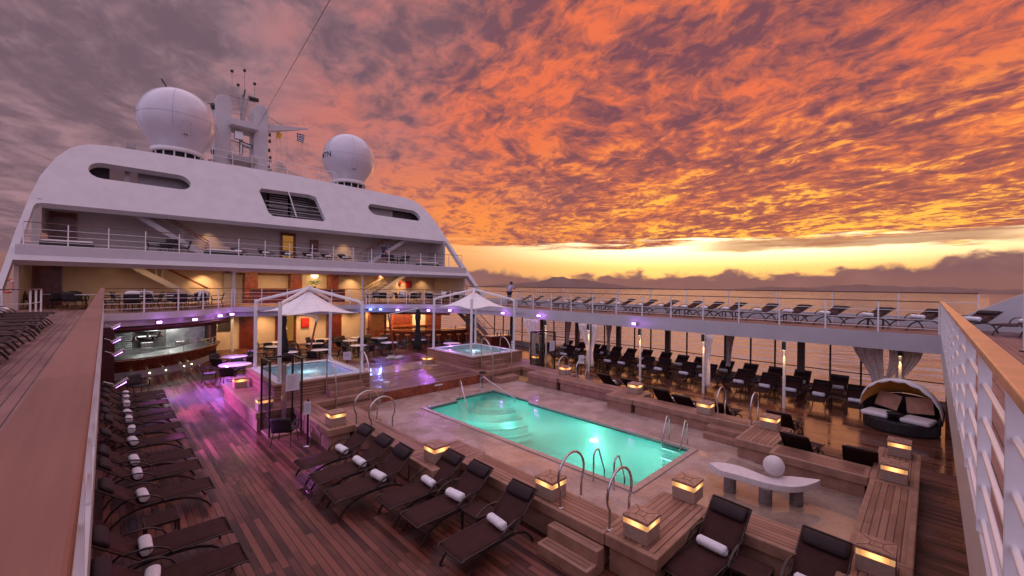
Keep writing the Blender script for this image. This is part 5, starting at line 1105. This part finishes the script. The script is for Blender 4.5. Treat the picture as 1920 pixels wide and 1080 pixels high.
# wall items
def walld(name, px, py, Y, w, h, m, label, cat, dz=0):
    x, z = aty(px, py, Y); o = empty(name, (x, Y, z)); tag(o, label, cat); MB().box(-w / 2, w / 2, -.12, 0, -h / 2, h / 2).build('case', m, o, bevel=.01); MB().box(-w * .4, w * .4, -.13, -.121, -h * .4, h * .4).build('front', m, o); return o
walld('fire_hose_box', 766, 533, 34.15, .62, .62, RED, 'red fire hose box on the lit bulkhead above the starboard terrace', 'fire box'); walld('fire_hose_box', 572, 605, 33.97, .55, .75, RED, 'red fire hose box on the cream wall of the dining deck', 'fire box')
walld('wood_board', 588.5, 461, 34.17, .6, .9, DOORM, 'small mahogany board on the top balcony wall beside the amber door', 'board'); walld('wall_notice', 627, 512, 33.38, .32, .4, PAPER, 'white notice on the mahogany column right of the globe lamp', 'notice')
walld('fire_extinguisher', 750, 530, 34.15, .2, .3, RED, 'small red extinguisher left of the upper red fire box', 'extinguisher')
x, z = aty(841.5, 535, 33.6); o = empty('oval_mirror', (x, 33.6, z)); tag(o, 'tall oval mirror window glowing on the starboard terrace wall', 'mirror'); m = MB()
pts = [(.40 * math.cos(a), 0, .85 * math.sin(a)) for a in [2 * PI * i / 40 for i in range(40)]]
MB().tube(pts, .03, 8, closed=True).tube([(-.4, 0, -.12), (.4, 0, -.12)], .02, 6).build('frame', BLACK, o); m.add([(p[0] * .97, .01, p[2] * .97) for p in pts], [list(range(40))]).build('glass', emit('oval glass with added dusk glow', (1, .72, .5), .62), o)  # emission stands in for dusk light on the mirror glass
def ring(x, y, z, rx, label):
    o = empty('life_ring', (x, y, z)); o.rotation_euler = rx; tag(o, label, 'life ring', 'orange life rings'); MB().tube([(.30 * math.cos(a), 0, .30 * math.sin(a)) for a in [2 * PI * i / 28 for i in range(28)]], .062, 10, closed=True).build('ring', ORNG, o)
    m = MB()
    for k in range(4): a = PI / 4 + k * PI / 2; m.tube([(.30 * math.cos(a + d), 0, .30 * math.sin(a + d)) for d in (-.12, 0, .12)], .066, 10)
    m.build('white_bands', TTOP, o)
x, z = aty(873, 541, 31.5); ring(x, 31.5, z, (0, 0, R(30)), 'orange life ring inside the right end of the superstructure'); x, z = aty(14, 536, 30.5); ring(x, 30.5, z, (0, 0, R(-40)), 'red orange life ring at the far left of the superstructure')
# ================================================================== cantilever parasols (closed)
def parasol(bx, by, hx, hy, ptop, ctop, cbot, lx, ly, label):
    o = empty('cantilever_parasol', (bx, by, 0)); tag(o, label, 'parasol', 'closed cantilever parasols on leaning poles')
    MB().box(-.55, .55, -.2, .2, .004, .12).box(-.2, .2, -.55, .55, .004, .119).build('base', mat('pale parasol base', (.45, .43, .43), .5), o, bevel=.02)
    MB().tube([(0, 0, .12), (lx * .12, ly * .12, .55)], .06, 10).build('socket', STEEL, o); MB().tube([(lx * .12, ly * .12, .5), (lx * .85, ly * .85, ptop - .32)], .055, 12).build('pole', WOODP, o); MB().tube([(lx * .85, ly * .85, ptop - .34), (lx, ly, ptop)], .065, 12).build('knuckle', STEEL, o)
    MB().tube([(lx, ly, ptop - .05), (hx - bx, hy - by, ctop + .05)], .045, 8).build('arm', STEEL, o); MB().tube([(hx - bx, hy - by, ctop + .25), (hx - bx, hy - by, cbot + .1)], .02, 8).build('hub_stem', STEEL, o)
    m = MB(); n = 24; H = ctop - cbot; vs = []; rows_ = ((1.0, .05), (.93, .13), (.80, .15), (.66, .11), (.55, .12), (.35, .19), (.15, .24), (.03, .27), (0, .20))
    for t_, r in rows_:
        for k in range(n): a = 2 * PI * k / n; rr = r * (1 + .22 * math.cos(4 * a + t_ * 2) + .08 * math.sin(8 * a)); vs.append((hx - bx + rr * math.cos(a), hy - by + rr * math.sin(a), cbot + H * t_ + (.05 * math.sin(4 * a) if t_ == 0 else 0)))
    m.add(vs, [(i * n + k, i * n + (k + 1) % n, (i + 1) * n + (k + 1) % n, (i + 1) * n + k) for i in range(len(rows_) - 1) for k in range(n)], True).build('folded_canopy', BLACKC, o)
parasol(8.33, 25.15, 6.95, 24.9, 2.7, 2.95, .78, .55, .12, 'closed black parasol seen through the near canopy with its mahogany pole leaning right'); parasol(12.96, 23.6, 14.35, 23.2, 2.8, 3.05, .5, -.45, .05, 'closed black parasol before the bar, pole leaning left on a grey base')
# ================================================================== small signs
def signpost(x, y, z, h, label, rz=0, w=.2, hh=.3, m_=PAPER):
    o = empty('sign_stand', (x, y, z), rz); tag(o, label, 'sign'); MB().tube([(0, 0, 0), (0, 0, h)], .03, 10).build('post', FRAME, o); MB().lathe([(0, .0), (.12, 0), (.12, .012), (0, .02)], 18).build('foot', STEEL, o)
    q = MB().box(-w / 2, w / 2, -.05, -.032, h - hh - .08, h - .06).build('notice', m_, o); m = MB()
    for k in range(6): m.box(-w * .36, w * (.34 - .1 * (k % 2)), -.0535, -.0505, h - .14 - k * .036, h - .132 - k * .036)
    m.build('notice_text', mat('faint print', (.25, .24, .3), .7), q)
signpost(4.12, 12.37, .004, 1.32, 'dark bronze signpost with small notice beside the near glass shower', R(-35), .17, .34); x, y = at(662, 700, .004); signpost(9.5, 22.5, .004, .95, 'white notice standing on the dark red deck behind the near hot tub', R(-25), .42, .42)
x, y = at(1073, 690, .60); signpost(15.35, 11.1, .604, 1.0, 'white notice on a post between the hoops of the far steps', R(-35), .26, .36)
# ================================================================== violet floodlights
FL = [(290, 604, 2), (359, 599, 2), (412, 592, 2), (433, 589, 2), (693, 580, 1), (710, 580, 3), (746, 581, 2), (802, 582, 2), (848, 582, 2), (949, 587, 2), (1016, 592, 2), (1192, 607, 2)]
FW = ['first, largest', 'second', 'third', 'fourth', 'small blue one, fifth', 'blue one, sixth', 'seventh', 'eighth, brightest', 'ninth', 'tenth', 'eleventh', 'last, alone']
import bisect
def edge_at(px):
    best = None
    for x, y in FRONT + [(19.08, 17.5 - .5 * i) for i in range(30)]:
        v = Vector((x, y)); d = x * fw.x + y * fw.y; lat = x * rt.x + y * rt.y
        if d > 1:
            e = abs(960 + F * lat / d - px)
            if best is None or e < best[0]: best = (e, x, y)
    return best[1], best[2]
for k, (px, py, c) in enumerate(FL):
    x, y = edge_at(px); inw = Vector((10 - x, 12 - y, 0)).normalized(); d = (x + inw.x * .05) * fw.x + (y + inw.y * .05) * fw.y; z = EYE - (py - (538 + (px - 960) * ROLL)) * d / F; z = max(2.68, min(2.98, z))
    o = empty('floodlight', (x + inw.x * .07, y + inw.y * .07, z)); o.rotation_euler.z = math.atan2(inw.y, inw.x) - PI / 2; tag(o, 'small violet floodlight on the balcony fascia, %s from the left' % FW[k], 'floodlight', 'coloured floodlights on the fascia')
    MB().box(-.12, .12, -.05, .05, -.06, .06).build('housing', STEEL, o, bevel=.01); MB().box(-.10, .10, .051, .058, -.05, .045).build('lens', (BLUEL if c != 2 else PURP), o)
    e, col = {2: (170, (.55, .16, 1)), 1: (60, (.25, .35, 1)), 3: (150, (.16, .22, 1))}[c]
    if k in (0, 1): e = 600
    if k in (2, 3): e = 480
    if k == 7: e = 260
    if k in (9, 10, 11): e = 60
    if k in (4, 5, 6): e *= .55
    p = o.location; lamp('SPOT', (p.x + inw.x * .12, p.y + inw.y * .12, p.z - .02), col, e, .06, (p.x + inw.x * (3.2 + (k % 3) * 1.2), p.y + inw.y * (3.2 + (k % 3) * 1.2), 0), 62, .5)
    lamp('POINT', (p.x + inw.x * .25, p.y + inw.y * .25, p.z), col, 4.5, .06)
for k, (x, y, z) in enumerate(((.28, 14.6, 1.95), (.3, 19.3, 2.15), (.28, 20.6, 2.45), (.3, 23.0, 2.75))):
    o = empty('wall_floodlight', (x, y, z)); tag(o, 'silver tube floodlight angled from the left balcony edge, %s from the camera' % ORD[k], 'floodlight', 'silver floodlights on the left edge')
    MB().tube([(-.12, -.02, -.05), (.16, .02, .12)], .055, 12).build('housing', STEEL, o); MB().tube([(-.3, 0, .1), (-.1, 0, .0)], .012, 6).build('bracket', STEEL, o); MB().tube([(-.08, 0, -.075), (.12, .0, .045)], .018, 8).build('lens', PURP, o)
    lamp('SPOT', (x + .15, y, z - .1), (.85, .12, .85) if k in (1, 3) else (.6, .2, 1), 1000 if k in (0, 1) else 620, .08, (x + (3.0, 3.4, 3.0, 3.6)[k], y + (-.6, -1.5, -3.0, -1)[k], 0), 62, .9)
lamp('SPOT', (4.25, 11.45, .5), (.75, .15, 1), 55, .05, (2.9, 11.0, 0), 95, .9); lamp('SPOT', (5.0, 12.0, .45), (.75, .15, 1), 9, .05, (3.6, 10.6, 0), 100, .7); lamp('SPOT', (3.4, 18.5, .3), (.75, .15, 1), 9, .05, (2.0, 17.5, 0), 110, .7)
# ================================================================== radomes
def radome(cx, cy, cz, r, rz, label, text=None):
    o = empty('radome', (cx, cy, cz), rz); tag(o, label, 'radome', 'white satellite radomes on the superstructure')
    prof = [(0, r)] + [(r * math.sin(a), r * math.cos(a)) for a in [PI * i / 24 for i in range(1, 17)]] + [(r * .745, -r * .68), (r * .63, -r * .88), (r * .60, -r * .95)]
    MB().lathe(prof, 64).build('dome', DOMEW, o); MB().lathe([(r * .60, -r * .95), (r * .66, -r * .93), (r * .67, -r * 1.06), (r * .60, -r * 1.06)], 48).build('base_ring', WHITE2, o)
    seam = MB().tube([((r + .004) * math.sin(PI / 2), 0, 0)] and [((r + .003) * math.cos(a), (r + .003) * math.sin(a), 0) for a in [2 * PI * i / 64 for i in range(64)]], .011, 5, closed=True)
    for k in range(6):
        b = k * PI / 3 + .3; seam.tube([((r + .003) * math.sin(a) * math.cos(b), (r + .003) * math.sin(a) * math.sin(b), (r + .003) * math.cos(a)) for a in [PI * i / 30 for i in range(0, 20)]], .010, 5)
    seam.build('seam', mat('radome seam', (.43, .40, .45), .5), o)
    m = MB()
    for k in range(14): a = 2 * PI * k / 14; m.tube([(r * .60 * math.cos(a), r * .60 * math.sin(a), -r * 1.06), (r * .60 * math.cos(a), r * .60 * math.sin(a), -r * 1.35)], .05, 6)
    m.build('support_posts', WHITE2, o); MB().lathe([(r * .50, -r * 1.05), (r * .50, -r * 1.4)], 32).build('gap_shade_core', BLACK, o)  # black cylinder put in for the shade in the gap under the dome
    h = MB(); az = math.atan2(-cy, -cx) + .22 - rz
    def on(daz, el, rr=r + .006): return (rr * math.cos(el) * math.cos(az + daz), rr * math.cos(el) * math.sin(az + daz), rr * math.sin(el))
    L_ = [on(-.10, -.22), on(-.12, -.40), on(-.10, -.62), on(.0, -.66), on(.10, -.62), on(.12, -.40), on(.10, -.22), on(0, -.18)]
    for p in L_ + [on(-.115, -.3), on(.115, -.3), on(-.115, -.5), on(.115, -.5)]:
        h.tube([p, tuple(c * 1.006 for c in p)], .022, 6)
    h.build('hatch_bolt', mat('hatch bolt', (.16, .14, .17), .5), o)
    for d in (-.035, .035): p = on(d, -.60); q_ = MB().box(-.03, .03, -.03, .03, -.05, .05).build('hatch_hinge', BLACK, o); q_.location = p
    if text:
        ln = bpy.data.curves.new('lettering', 'FONT'); ln.body = text; ln.size = r * .30; ln.extrude = .0; ln.resolution_u = 3; ln.offset = .012; ln.align_x = 'CENTER'
        t_ = bpy.data.objects.new('temporary', ln); C.objects.link(t_); bpy.context.view_layer.update()
        me = bpy.data.meshes.new_from_object(t_.evaluated_get(bpy.context.evaluated_depsgraph_get())); bpy.data.objects.remove(t_)
        ta = math.atan2(-cy, -cx) - 1.02 - rz
        for v in me.vertices:
            a_ = ta + v.co.x / r; el = -.16 + v.co.y / r; v.co = Vector(((r + .012) * math.cos(el) * math.cos(a_), (r + .012) * math.cos(el) * math.sin(a_), (r + .012) * math.sin(el)))
        me.name = 'lettering'; me.materials.clear(); me.materials.append(NAVY); q_ = bpy.data.objects.new('lettering', me); C.objects.link(q_); q_.parent = o
    return o
DOMEW = mat('radome gel coat', (.60, .58, .64), .22, var=.04, scale=1, coat=.4)
RY = 39.3
radome(3.70, RY, 16.45, 2.36, 0, 'large white radome on the left of the superstructure roof'); radome(16.5, RY, 16.55, 2.34, 0, 'large white radome with dark lettering on the right of the superstructure roof', 'MTN')
x, z = aty(310, 160, RY); o = empty('mast_light', (x, RY, 18.75)); tag(o, 'small dark angled fin standing on top of the left radome', 'fin'); MB().flat([(.12, 0, 0), (-.22, 0, .55)], .14, .06).build('fin', BLACK, o)
x, z = aty(247, 273, 36); o = empty('roof_floodlight', (x, 36, z - .3)); tag(o, 'small grey floodlight on the roof edge left of the left radome', 'floodlight'); MB().box(-.3, .2, -.2, .2, .1, .45).build('housing', GREY, o, bevel=.03); MB().tube([(0, 0, -.5), (0, 0, .1)], .03, 6).build('bracket', GREY, o)
# ================================================================== mast
MY = 42.0
o = empty('radar_mast', (8.2, MY, 12.9)); tag(o, 'white twin pillar radar mast with antennas between the radomes', 'mast')
def P(px, py, Y=MY):
    x, z = aty(px, py, Y); return (x - 8.2, Y - MY, z - 12.9)
for a, b, t_ in ((401, 430, 182), (472, 499, 201)):
    xa = P(a, 250)[0]; xb = P(b, 250)[0]; w = (xb - xa) / 2; cx = (xa + xb) / 2; zt = P((a + b) / 2, t_)[2] - w
    prof = [(cx - w, 0), (cx - w, zt)] + [(cx - w * math.cos(s_), zt + w * math.sin(s_)) for s_ in [PI * i / 12 for i in range(1, 12)]] + [(cx + w, zt), (cx + w, 0)]
    m = MB(); n = len(prof); m.add([(x, -.7, z) for x, z in prof] + [(x, .9, z) for x, z in prof], [list(range(n)), list(range(n, 2 * n))[::-1]] + [(i, (i + 1) % n, (i + 1) % n + n, i + n) for i in range(n)]); m.build('pillar', WHITE, o, bevel=.05)
    xl, xr = cx - w, cx + w
zt = P(450, 236)[2]; xa = P(428, 236)[0]; xb = P(474, 236)[0]
MB().box(xa - .1, xb + .1, -1.6, .8, zt - .5, zt).build('radar_platform', WHITE, o); MB().box(xa - .1, xb + .1, -1.4, .8, P(450, 300)[2] - .3, P(450, 300)[2]).build('lower_platform', GREY, o)
m = MB().tube([P(450, 268), P(470, 276)], .22, 10).tube([P(430, 262), P(473, 276)], .05, 6).tube([P(452, 290), P(452, 262)], .15, 10).box(*sorted((P(440, 0)[0], P(455, 0)[0])), -.8, -.4, P(450, 266)[2], P(450, 252)[2]); m.build('radar_gear', STEEL, o)
m = MB().tube([P(453, 232), P(453, 178)], .10, 8).tube([P(455, 236), P(466, 178)], .05, 6).tube([P(430, 178), P(479, 192)], .05, 6).tube([P(430, 209), P(452, 200)], .02, 5).tube([P(430, 210), P(470, 220)], .02, 5)
for px, py in ((453, 182), (453, 192), (453, 204), (453, 214)): m.tube([P(px - 3, py), P(px + 3, py)], .08, 6)
m.build('pole_mast', GREY, o)
for a, b, y0, y1 in ((435, 435, 179, 134), (446.5, 446.5, 182, 160), (458.5, 458.5, 186, 133), (477.5, 477.5, 190, 158)):
    q_ = MB().tube([P(a, y0), P(b, y1)], .025, 6).build('whip_antenna', GREY, o); p = P(b, y1); MB().tube([(p[0], p[1], p[2] - .05), (p[0], p[1], p[2] + .12)], .12, 6).build('antenna_tip', BLACK, q_)
p = P(476, 186); MB().tube([(p[0] - .35, 0, p[2]), (p[0] + .35, 0, p[2])], .18, 10).tube([(p[0] - .8, 0, p[2] - .1), (p[0] - .65, 0, p[2] + .6)], .06, 6).build('horn', DARKP, o)
xb = P(499, 238); tipp = P(578, 242); m = MB(); m.add([(xb[0], -.35, xb[2] - .45), (xb[0], .35, xb[2] - .45), (xb[0], .35, xb[2] + .15), (xb[0], -.35, xb[2] + .15), (tipp[0], -.06, tipp[2] - .05), (tipp[0], .06, tipp[2] - .05), (tipp[0], .06, tipp[2] + .05), (tipp[0], -.06, tipp[2] + .05)], [(0, 3, 2, 1), (4, 5, 6, 7), (0, 1, 5, 4), (1, 2, 6, 5), (2, 3, 7, 6), (3, 0, 4, 7)]); m.build('yard_arm', WHITE, o)
m = MB().tube([P(500, 217), P(531, 236)], .03, 6).tube([P(578, 242), P(592, 232)], .015, 5).tube([P(512, 231), P(572, 233)], .015, 5)
for px in (512, 540, 556, 571): m.tube([P(px, 232), P(px, 239)], .015, 5)
m.tube([P(568, 234), P(568, 215)], .012, 5); m.build('yard_rail', GREY, o)
m = MB()
for px, px2 in ((518, 518), (524, 530), (538, 538), (552, 551), (558, 558)): m.tube([P(px, 247), P(px2, 320)], .008, 4)
m.build('halyard', GREY, o); m = MB()
for py in (253, 265, 282, 296, 302, 312, 320): m.tube([P(499, py), P(505, py)], .04, 6).tube([P(505 + (py % 3), py - 3), P(505 + (py % 3), py + 3)], .09, 6)
m.tube([P(500, 250), P(500, 325)], .03, 6); m.build('signal_lights', DARKP, o)
m = MB().tube([P(388, 195), P(402, 193)], .03, 5).tube([P(396, 200), P(402, 200)], .25, 8).tube([P(396, 285), P(402, 285)], .2, 8).tube([P(390, 300), P(402, 300)], .05, 6); m.build('side_fittings', DARKP, o)
def flag(name, px, py, w, h, label, greek):
    x, z = aty(px, py, MY); o = empty(name, (x, MY, z)); tag(o, label, 'flag')
    def f(u, v): return (w * u * (1 - .15 * v), .07 * math.sin(u * 7 + v) * u, -h * v - .12 * u * w)
    if not greek:
        MB().grid(lambda u, v: (w * u * (1 - .35 * v), .07 * math.sin(u * 7), -h * v + .05 * math.sin(u * 5)), 8, 6).build('cloth', YELL, o, solid=.01)
    else:
        for mm, nm, off, sel in ((TTOP, 'white_cloth', 0, None), (NAVY, 'blue_stripe', -.012, 1), (NAVY, 'blue_stripe', .012, 1)):
            if sel is None: MB().grid(f, 18, 18).build(nm, mm, o, fix=False)
            else:
                m = MB(); N = 9
                for k in range(0, 9, 2): 
                    u0 = .42 if k < 5 else 0
                    m.grid(lambda u, v: (lambda p: (p[0], p[1] + off, p[2]))(f(u0 + (1 - u0) * u, (k + v) / 9)), 12, 2)
                for (u0, u1, v0, v1) in ((0, .17, 0, .22), (.25, .42, 0, .22), (0, .17, .33, .555), (.25, .42, .33, .555)): m.grid(lambda u, v: (lambda p: (p[0], p[1] + off, p[2]))(f(u0 + (u1 - u0) * u, v0 + (v1 - v0) * v)), 4, 2)
                m.build(nm, mm, o, fix=False)
    MB().tube([(-.01, 0, .05), (-.01, 0, -h - .1)], .012, 5).build('hoist_line', GREY, o)
flag('signal_flag', 519, 248, .45, .55, 'small yellow signal flag hanging under the mast yard', False); flag('striped_flag', 557, 249, .68, .72, 'blue and white striped flag with cross under the mast yard', True)
v0 = aty(500, 208, MY - .8); w0 = ray(622, -6); w1 = w0 * (16 / w0.length)
o = empty('stay_wire', (v0[0], MY - .8, v0[1])); tag(o, 'thin stay wire running from the mast up out of the picture', 'wire'); MB().tube([aty(470, 262, MY - .8)[0:1] + (MY - .8,) + aty(470, 262, MY - .8)[1:2], (v0[0], MY - .8, v0[1]), tuple(w1 + Vector((0, 0, EYE)))], .011, 5).build('wire', DARKP, None); bpy.data.objects['wire'].parent = o; bpy.data.objects['wire'].matrix_parent_inverse = Matrix.Translation((-v0[0], -(MY - .8), -v0[1]))
zr = 13.1
o = empty('roof_railing', (5.3, 35.9, zr)); tag(o, 'thin grey pipe railing along the roof edge between mast and right radome', 'railing'); m = MB()
for h in (.55, 1.05): m.tube([(0, 0, h), (8.6, 0, h)] + ([(8.75, 0, .9), (8.75, 0, 0)] if h > 1 else []), .022, 6)
m.build('rails', WHITE2, o)
for k in range(8): MB().tube([(k * 1.22, 0, 0), (k * 1.22, 0, 1.05)], .022, 6).build('post', WHITE2, o)
# ================================================================== people
def person(loc, rz, label, J, colours, hat=False, scale=1.0):
    """J: joints; one skinned body, clothes as children. faces +x"""
    o = empty('person', loc, rz); o.scale = (scale,) * 3; tag(o, label, 'person')
    def skin(name, verts, edges, rad, m, sub=2):
        me = bpy.data.meshes.new(name); me.from_pydata(verts, edges, []); q = bpy.data.objects.new(name, me); C.objects.link(q); q.parent = o; me.materials.append(m)
        s_ = q.modifiers.new('skin', 'SKIN'); s_.use_smooth_shade = True; 
        for i, r in enumerate(rad): me.skin_vertices[0].data[i].radius = (r, r) if not isinstance(r, tuple) else r
        me.skin_vertices[0].data[0].use_root = True
        b = q.modifiers.new('sub', 'SUBSURF'); b.levels = 1; b.render_levels = sub; return q
    K = list(J); idx = {k: i for i, k in enumerate(K)}; V = [J[k][0] for k in K]; Rd = [J[k][1] for k in K]; E_ = []
    def ch_(*a):
        for i in range(len(a) - 1): E_.append((idx[a[i]], idx[a[i + 1]]))
    ch_('pelvis', 'waist', 'chest', 'neckb', 'neck', 'head', 'crown')
    for s_ in 'lr':
        ch_('chest', 'sh' + s_, 'el' + s_, 'wr' + s_, 'palm' + s_); ch_('pelvis', 'hip' + s_, 'kn' + s_, 'an' + s_, 'toe' + s_)
    for s_, d in (('l', 1), ('r', -1)):
        w = Vector(J['palm' + s_][0]); dr = (w - Vector(J['wr' + s_][0])).normalized(); sd = Vector((0, 1, 0)) if abs(dr.y) < .8 else Vector((1, 0, 0))
        for f, (ox, ln) in enumerate(((-.03, .07), (-.01, .085), (.01, .08), (.03, .06))):
            a = len(V); V += [tuple(w + sd * ox + dr * .02), tuple(w + sd * ox + dr * (.02 + ln) + Vector((0, 0, -.012)))]; Rd += [.010, .008]; E_ += [(idx['palm' + s_], a), (a, a + 1)]
        a = len(V); V += [tuple(w - sd * .045 * d - dr * .02), tuple(w - sd * .065 * d + dr * .025)]; Rd += [.011, .009]; E_ += [(idx['palm' + s_], a), (a, a + 1)]
    skin('body', V, E_, Rd, SKIN)
    def sub(names, chains, grow_, name, m):
        vi = {k: i for i, k in enumerate(names)}; skin(name, [J[k][0] for k in names], [(vi[a], vi[b]) for c in chains for a, b in zip(c, c[1:])], [tuple(np_ + grow_ for np_ in (J[k][1] if isinstance(J[k][1], tuple) else (J[k][1],) * 2)) for k in names], m)
    J['sll'] = (tuple(Vector(J['shl'][0]).lerp(Vector(J['ell'][0]), .75)), .055); J['slr'] = (tuple(Vector(J['shr'][0]).lerp(Vector(J['elr'][0]), .75)), .055)
    sub(['chest', 'waist', 'pelvis', 'neckb', 'shl', 'shr', 'sll', 'slr'], [('pelvis', 'waist', 'chest', 'neckb'), ('chest', 'shl', 'sll'), ('chest', 'shr', 'slr')], .022, 'shirt', colours[0])
    J['shol'] = (tuple(Vector(J['hipl'][0]).lerp(Vector(J['knl'][0]), .9)), .085); J['shor'] = (tuple(Vector(J['hipr'][0]).lerp(Vector(J['knr'][0]), .9)), .085)
    sub(['pelvis', 'hipl', 'hipr', 'shol', 'shor'], [('pelvis', 'hipl', 'shol'), ('pelvis', 'hipr', 'shor')], .024, 'shorts', colours[1])
    hx = Vector(J['head'][0]); MB().lathe([(.002, .115), (.06, .105), (.098, .06), (.108, .0), (.10, -.04)], 18, tuple(hx + Vector((-.012, 0, .03)))).build('hair', HAIR, o)
    f_ = MB(); 
    for s_ in (-1, 1): f_.tube([hx + Vector((.092, s_ * .032, .0)), hx + Vector((.104, s_ * .032, .0))], .012, 8).tube([hx + Vector((0, s_ * .086, .02)), hx + Vector((0, s_ * .09, -.03))], .014, 6)
    f_.tube([hx + Vector((.10, 0, -.02)), hx + Vector((.125, 0, -.04)), hx + Vector((.10, 0, -.05))], .012, 6).tube([hx + Vector((.095, -.022, -.075)), hx + Vector((.095, .022, -.075))], .007, 6); f_.build('facial_features', SKIN, o)
    if hat: MB().lathe([(.002, .13), (.07, .12), (.108, .07), (.112, .02)], 18, tuple(hx + Vector((-.012, 0, .03)))).box(hx.x + .05, hx.x + .18, -.06, .06, hx.z + .045, hx.z + .06).build('cap', NAVY, o)
    return o
def joints(lean=0.0, arms='down', stride=0.0):
    L_ = lean
    J = {'pelvis': ((0, 0, .95), (.125, .16)), 'waist': ((L_ * .25, 0, 1.10), (.105, .14)), 'chest': ((L_ * .7, 0, 1.32), (.12, .165)), 'neckb': ((L_ * .95, 0, 1.47), .065), 'neck': ((L_ * 1.05, 0, 1.53), .055), 'head': ((L_ * 1.2 + .02, 0, 1.64), (.095, .08)), 'crown': ((L_ * 1.2 + .01, 0, 1.72), .07)}
    for s_, d in (('l', 1), ('r', -1)):
        J['sh' + s_] = ((L_ * .85, d * .19, 1.41), .062)
        if arms == 'rail': J['el' + s_] = ((L_ * .85 + .20, d * .26, 1.20), .045); J['wr' + s_] = ((L_ * .85 + .42, d * .16, 1.38), .030); J['palm' + s_] = ((L_ * .85 + .49, d * .14, 1.39), (.032, .018))
        else: J['el' + s_] = ((-.03 + d * stride * .15, d * .25, 1.13), .045); J['wr' + s_] = ((.06 + d * stride * .3, d * .26, .90), .030); J['palm' + s_] = ((.07 + d * stride * .32, d * .26, .82), (.032, .020))
        J['hip' + s_] = ((0, d * .095, .88), .098); J['kn' + s_] = ((.03 - d * stride * .25, d * .10, .50), .058); J['an' + s_] = ((-.02 - d * stride * .42, d * .10, .08), .040); J['toe' + s_] = ((.13 - d * stride * .40, d * .11, .035), .034)
    return J
person((22.66, 23.35, 3.21), 0.0, 'man in pale blue shirt and dark shorts leaning on the starboard rail', joints(.16, 'rail'), (SHIRT, SHORTS), True)
x, z = aty(720, 475, 31.2); person((x, 31.2, 6.23), R(200), 'person in dark blue walking on the top balcony by the right stairway', joints(.03, 'down', .6), (NAVY, NAVY))
x, z = aty(531, 620, 33.0); person((x, 33.0, .004), R(-90), 'person in white shirt standing in the amber doorway behind the black parasol', joints(.0, 'down', .15), (TTOP, SHORTS))

# ================================================================== haze between the ship and the far hills
HAZE = bpy.data.materials.new('sea haze'); HAZE.use_nodes = True; t = NT(HAZE.node_tree); t.n.clear()
pv_ = t.new('ShaderNodeVolumePrincipled'); pv_.inputs['Color'].default_value = (.9, .55, .40, 1); pv_.inputs['Density'].default_value = 2.4e-5; pv_.inputs['Anisotropy'].default_value = .3
ot = t.new('ShaderNodeOutputMaterial'); t.l.new(pv_.outputs[0], ot.inputs['Volume'])
tag(MB().box(-19000, 19000, -19000, 19000, -14.6, 500).build('haze', HAZE), kind='stuff')
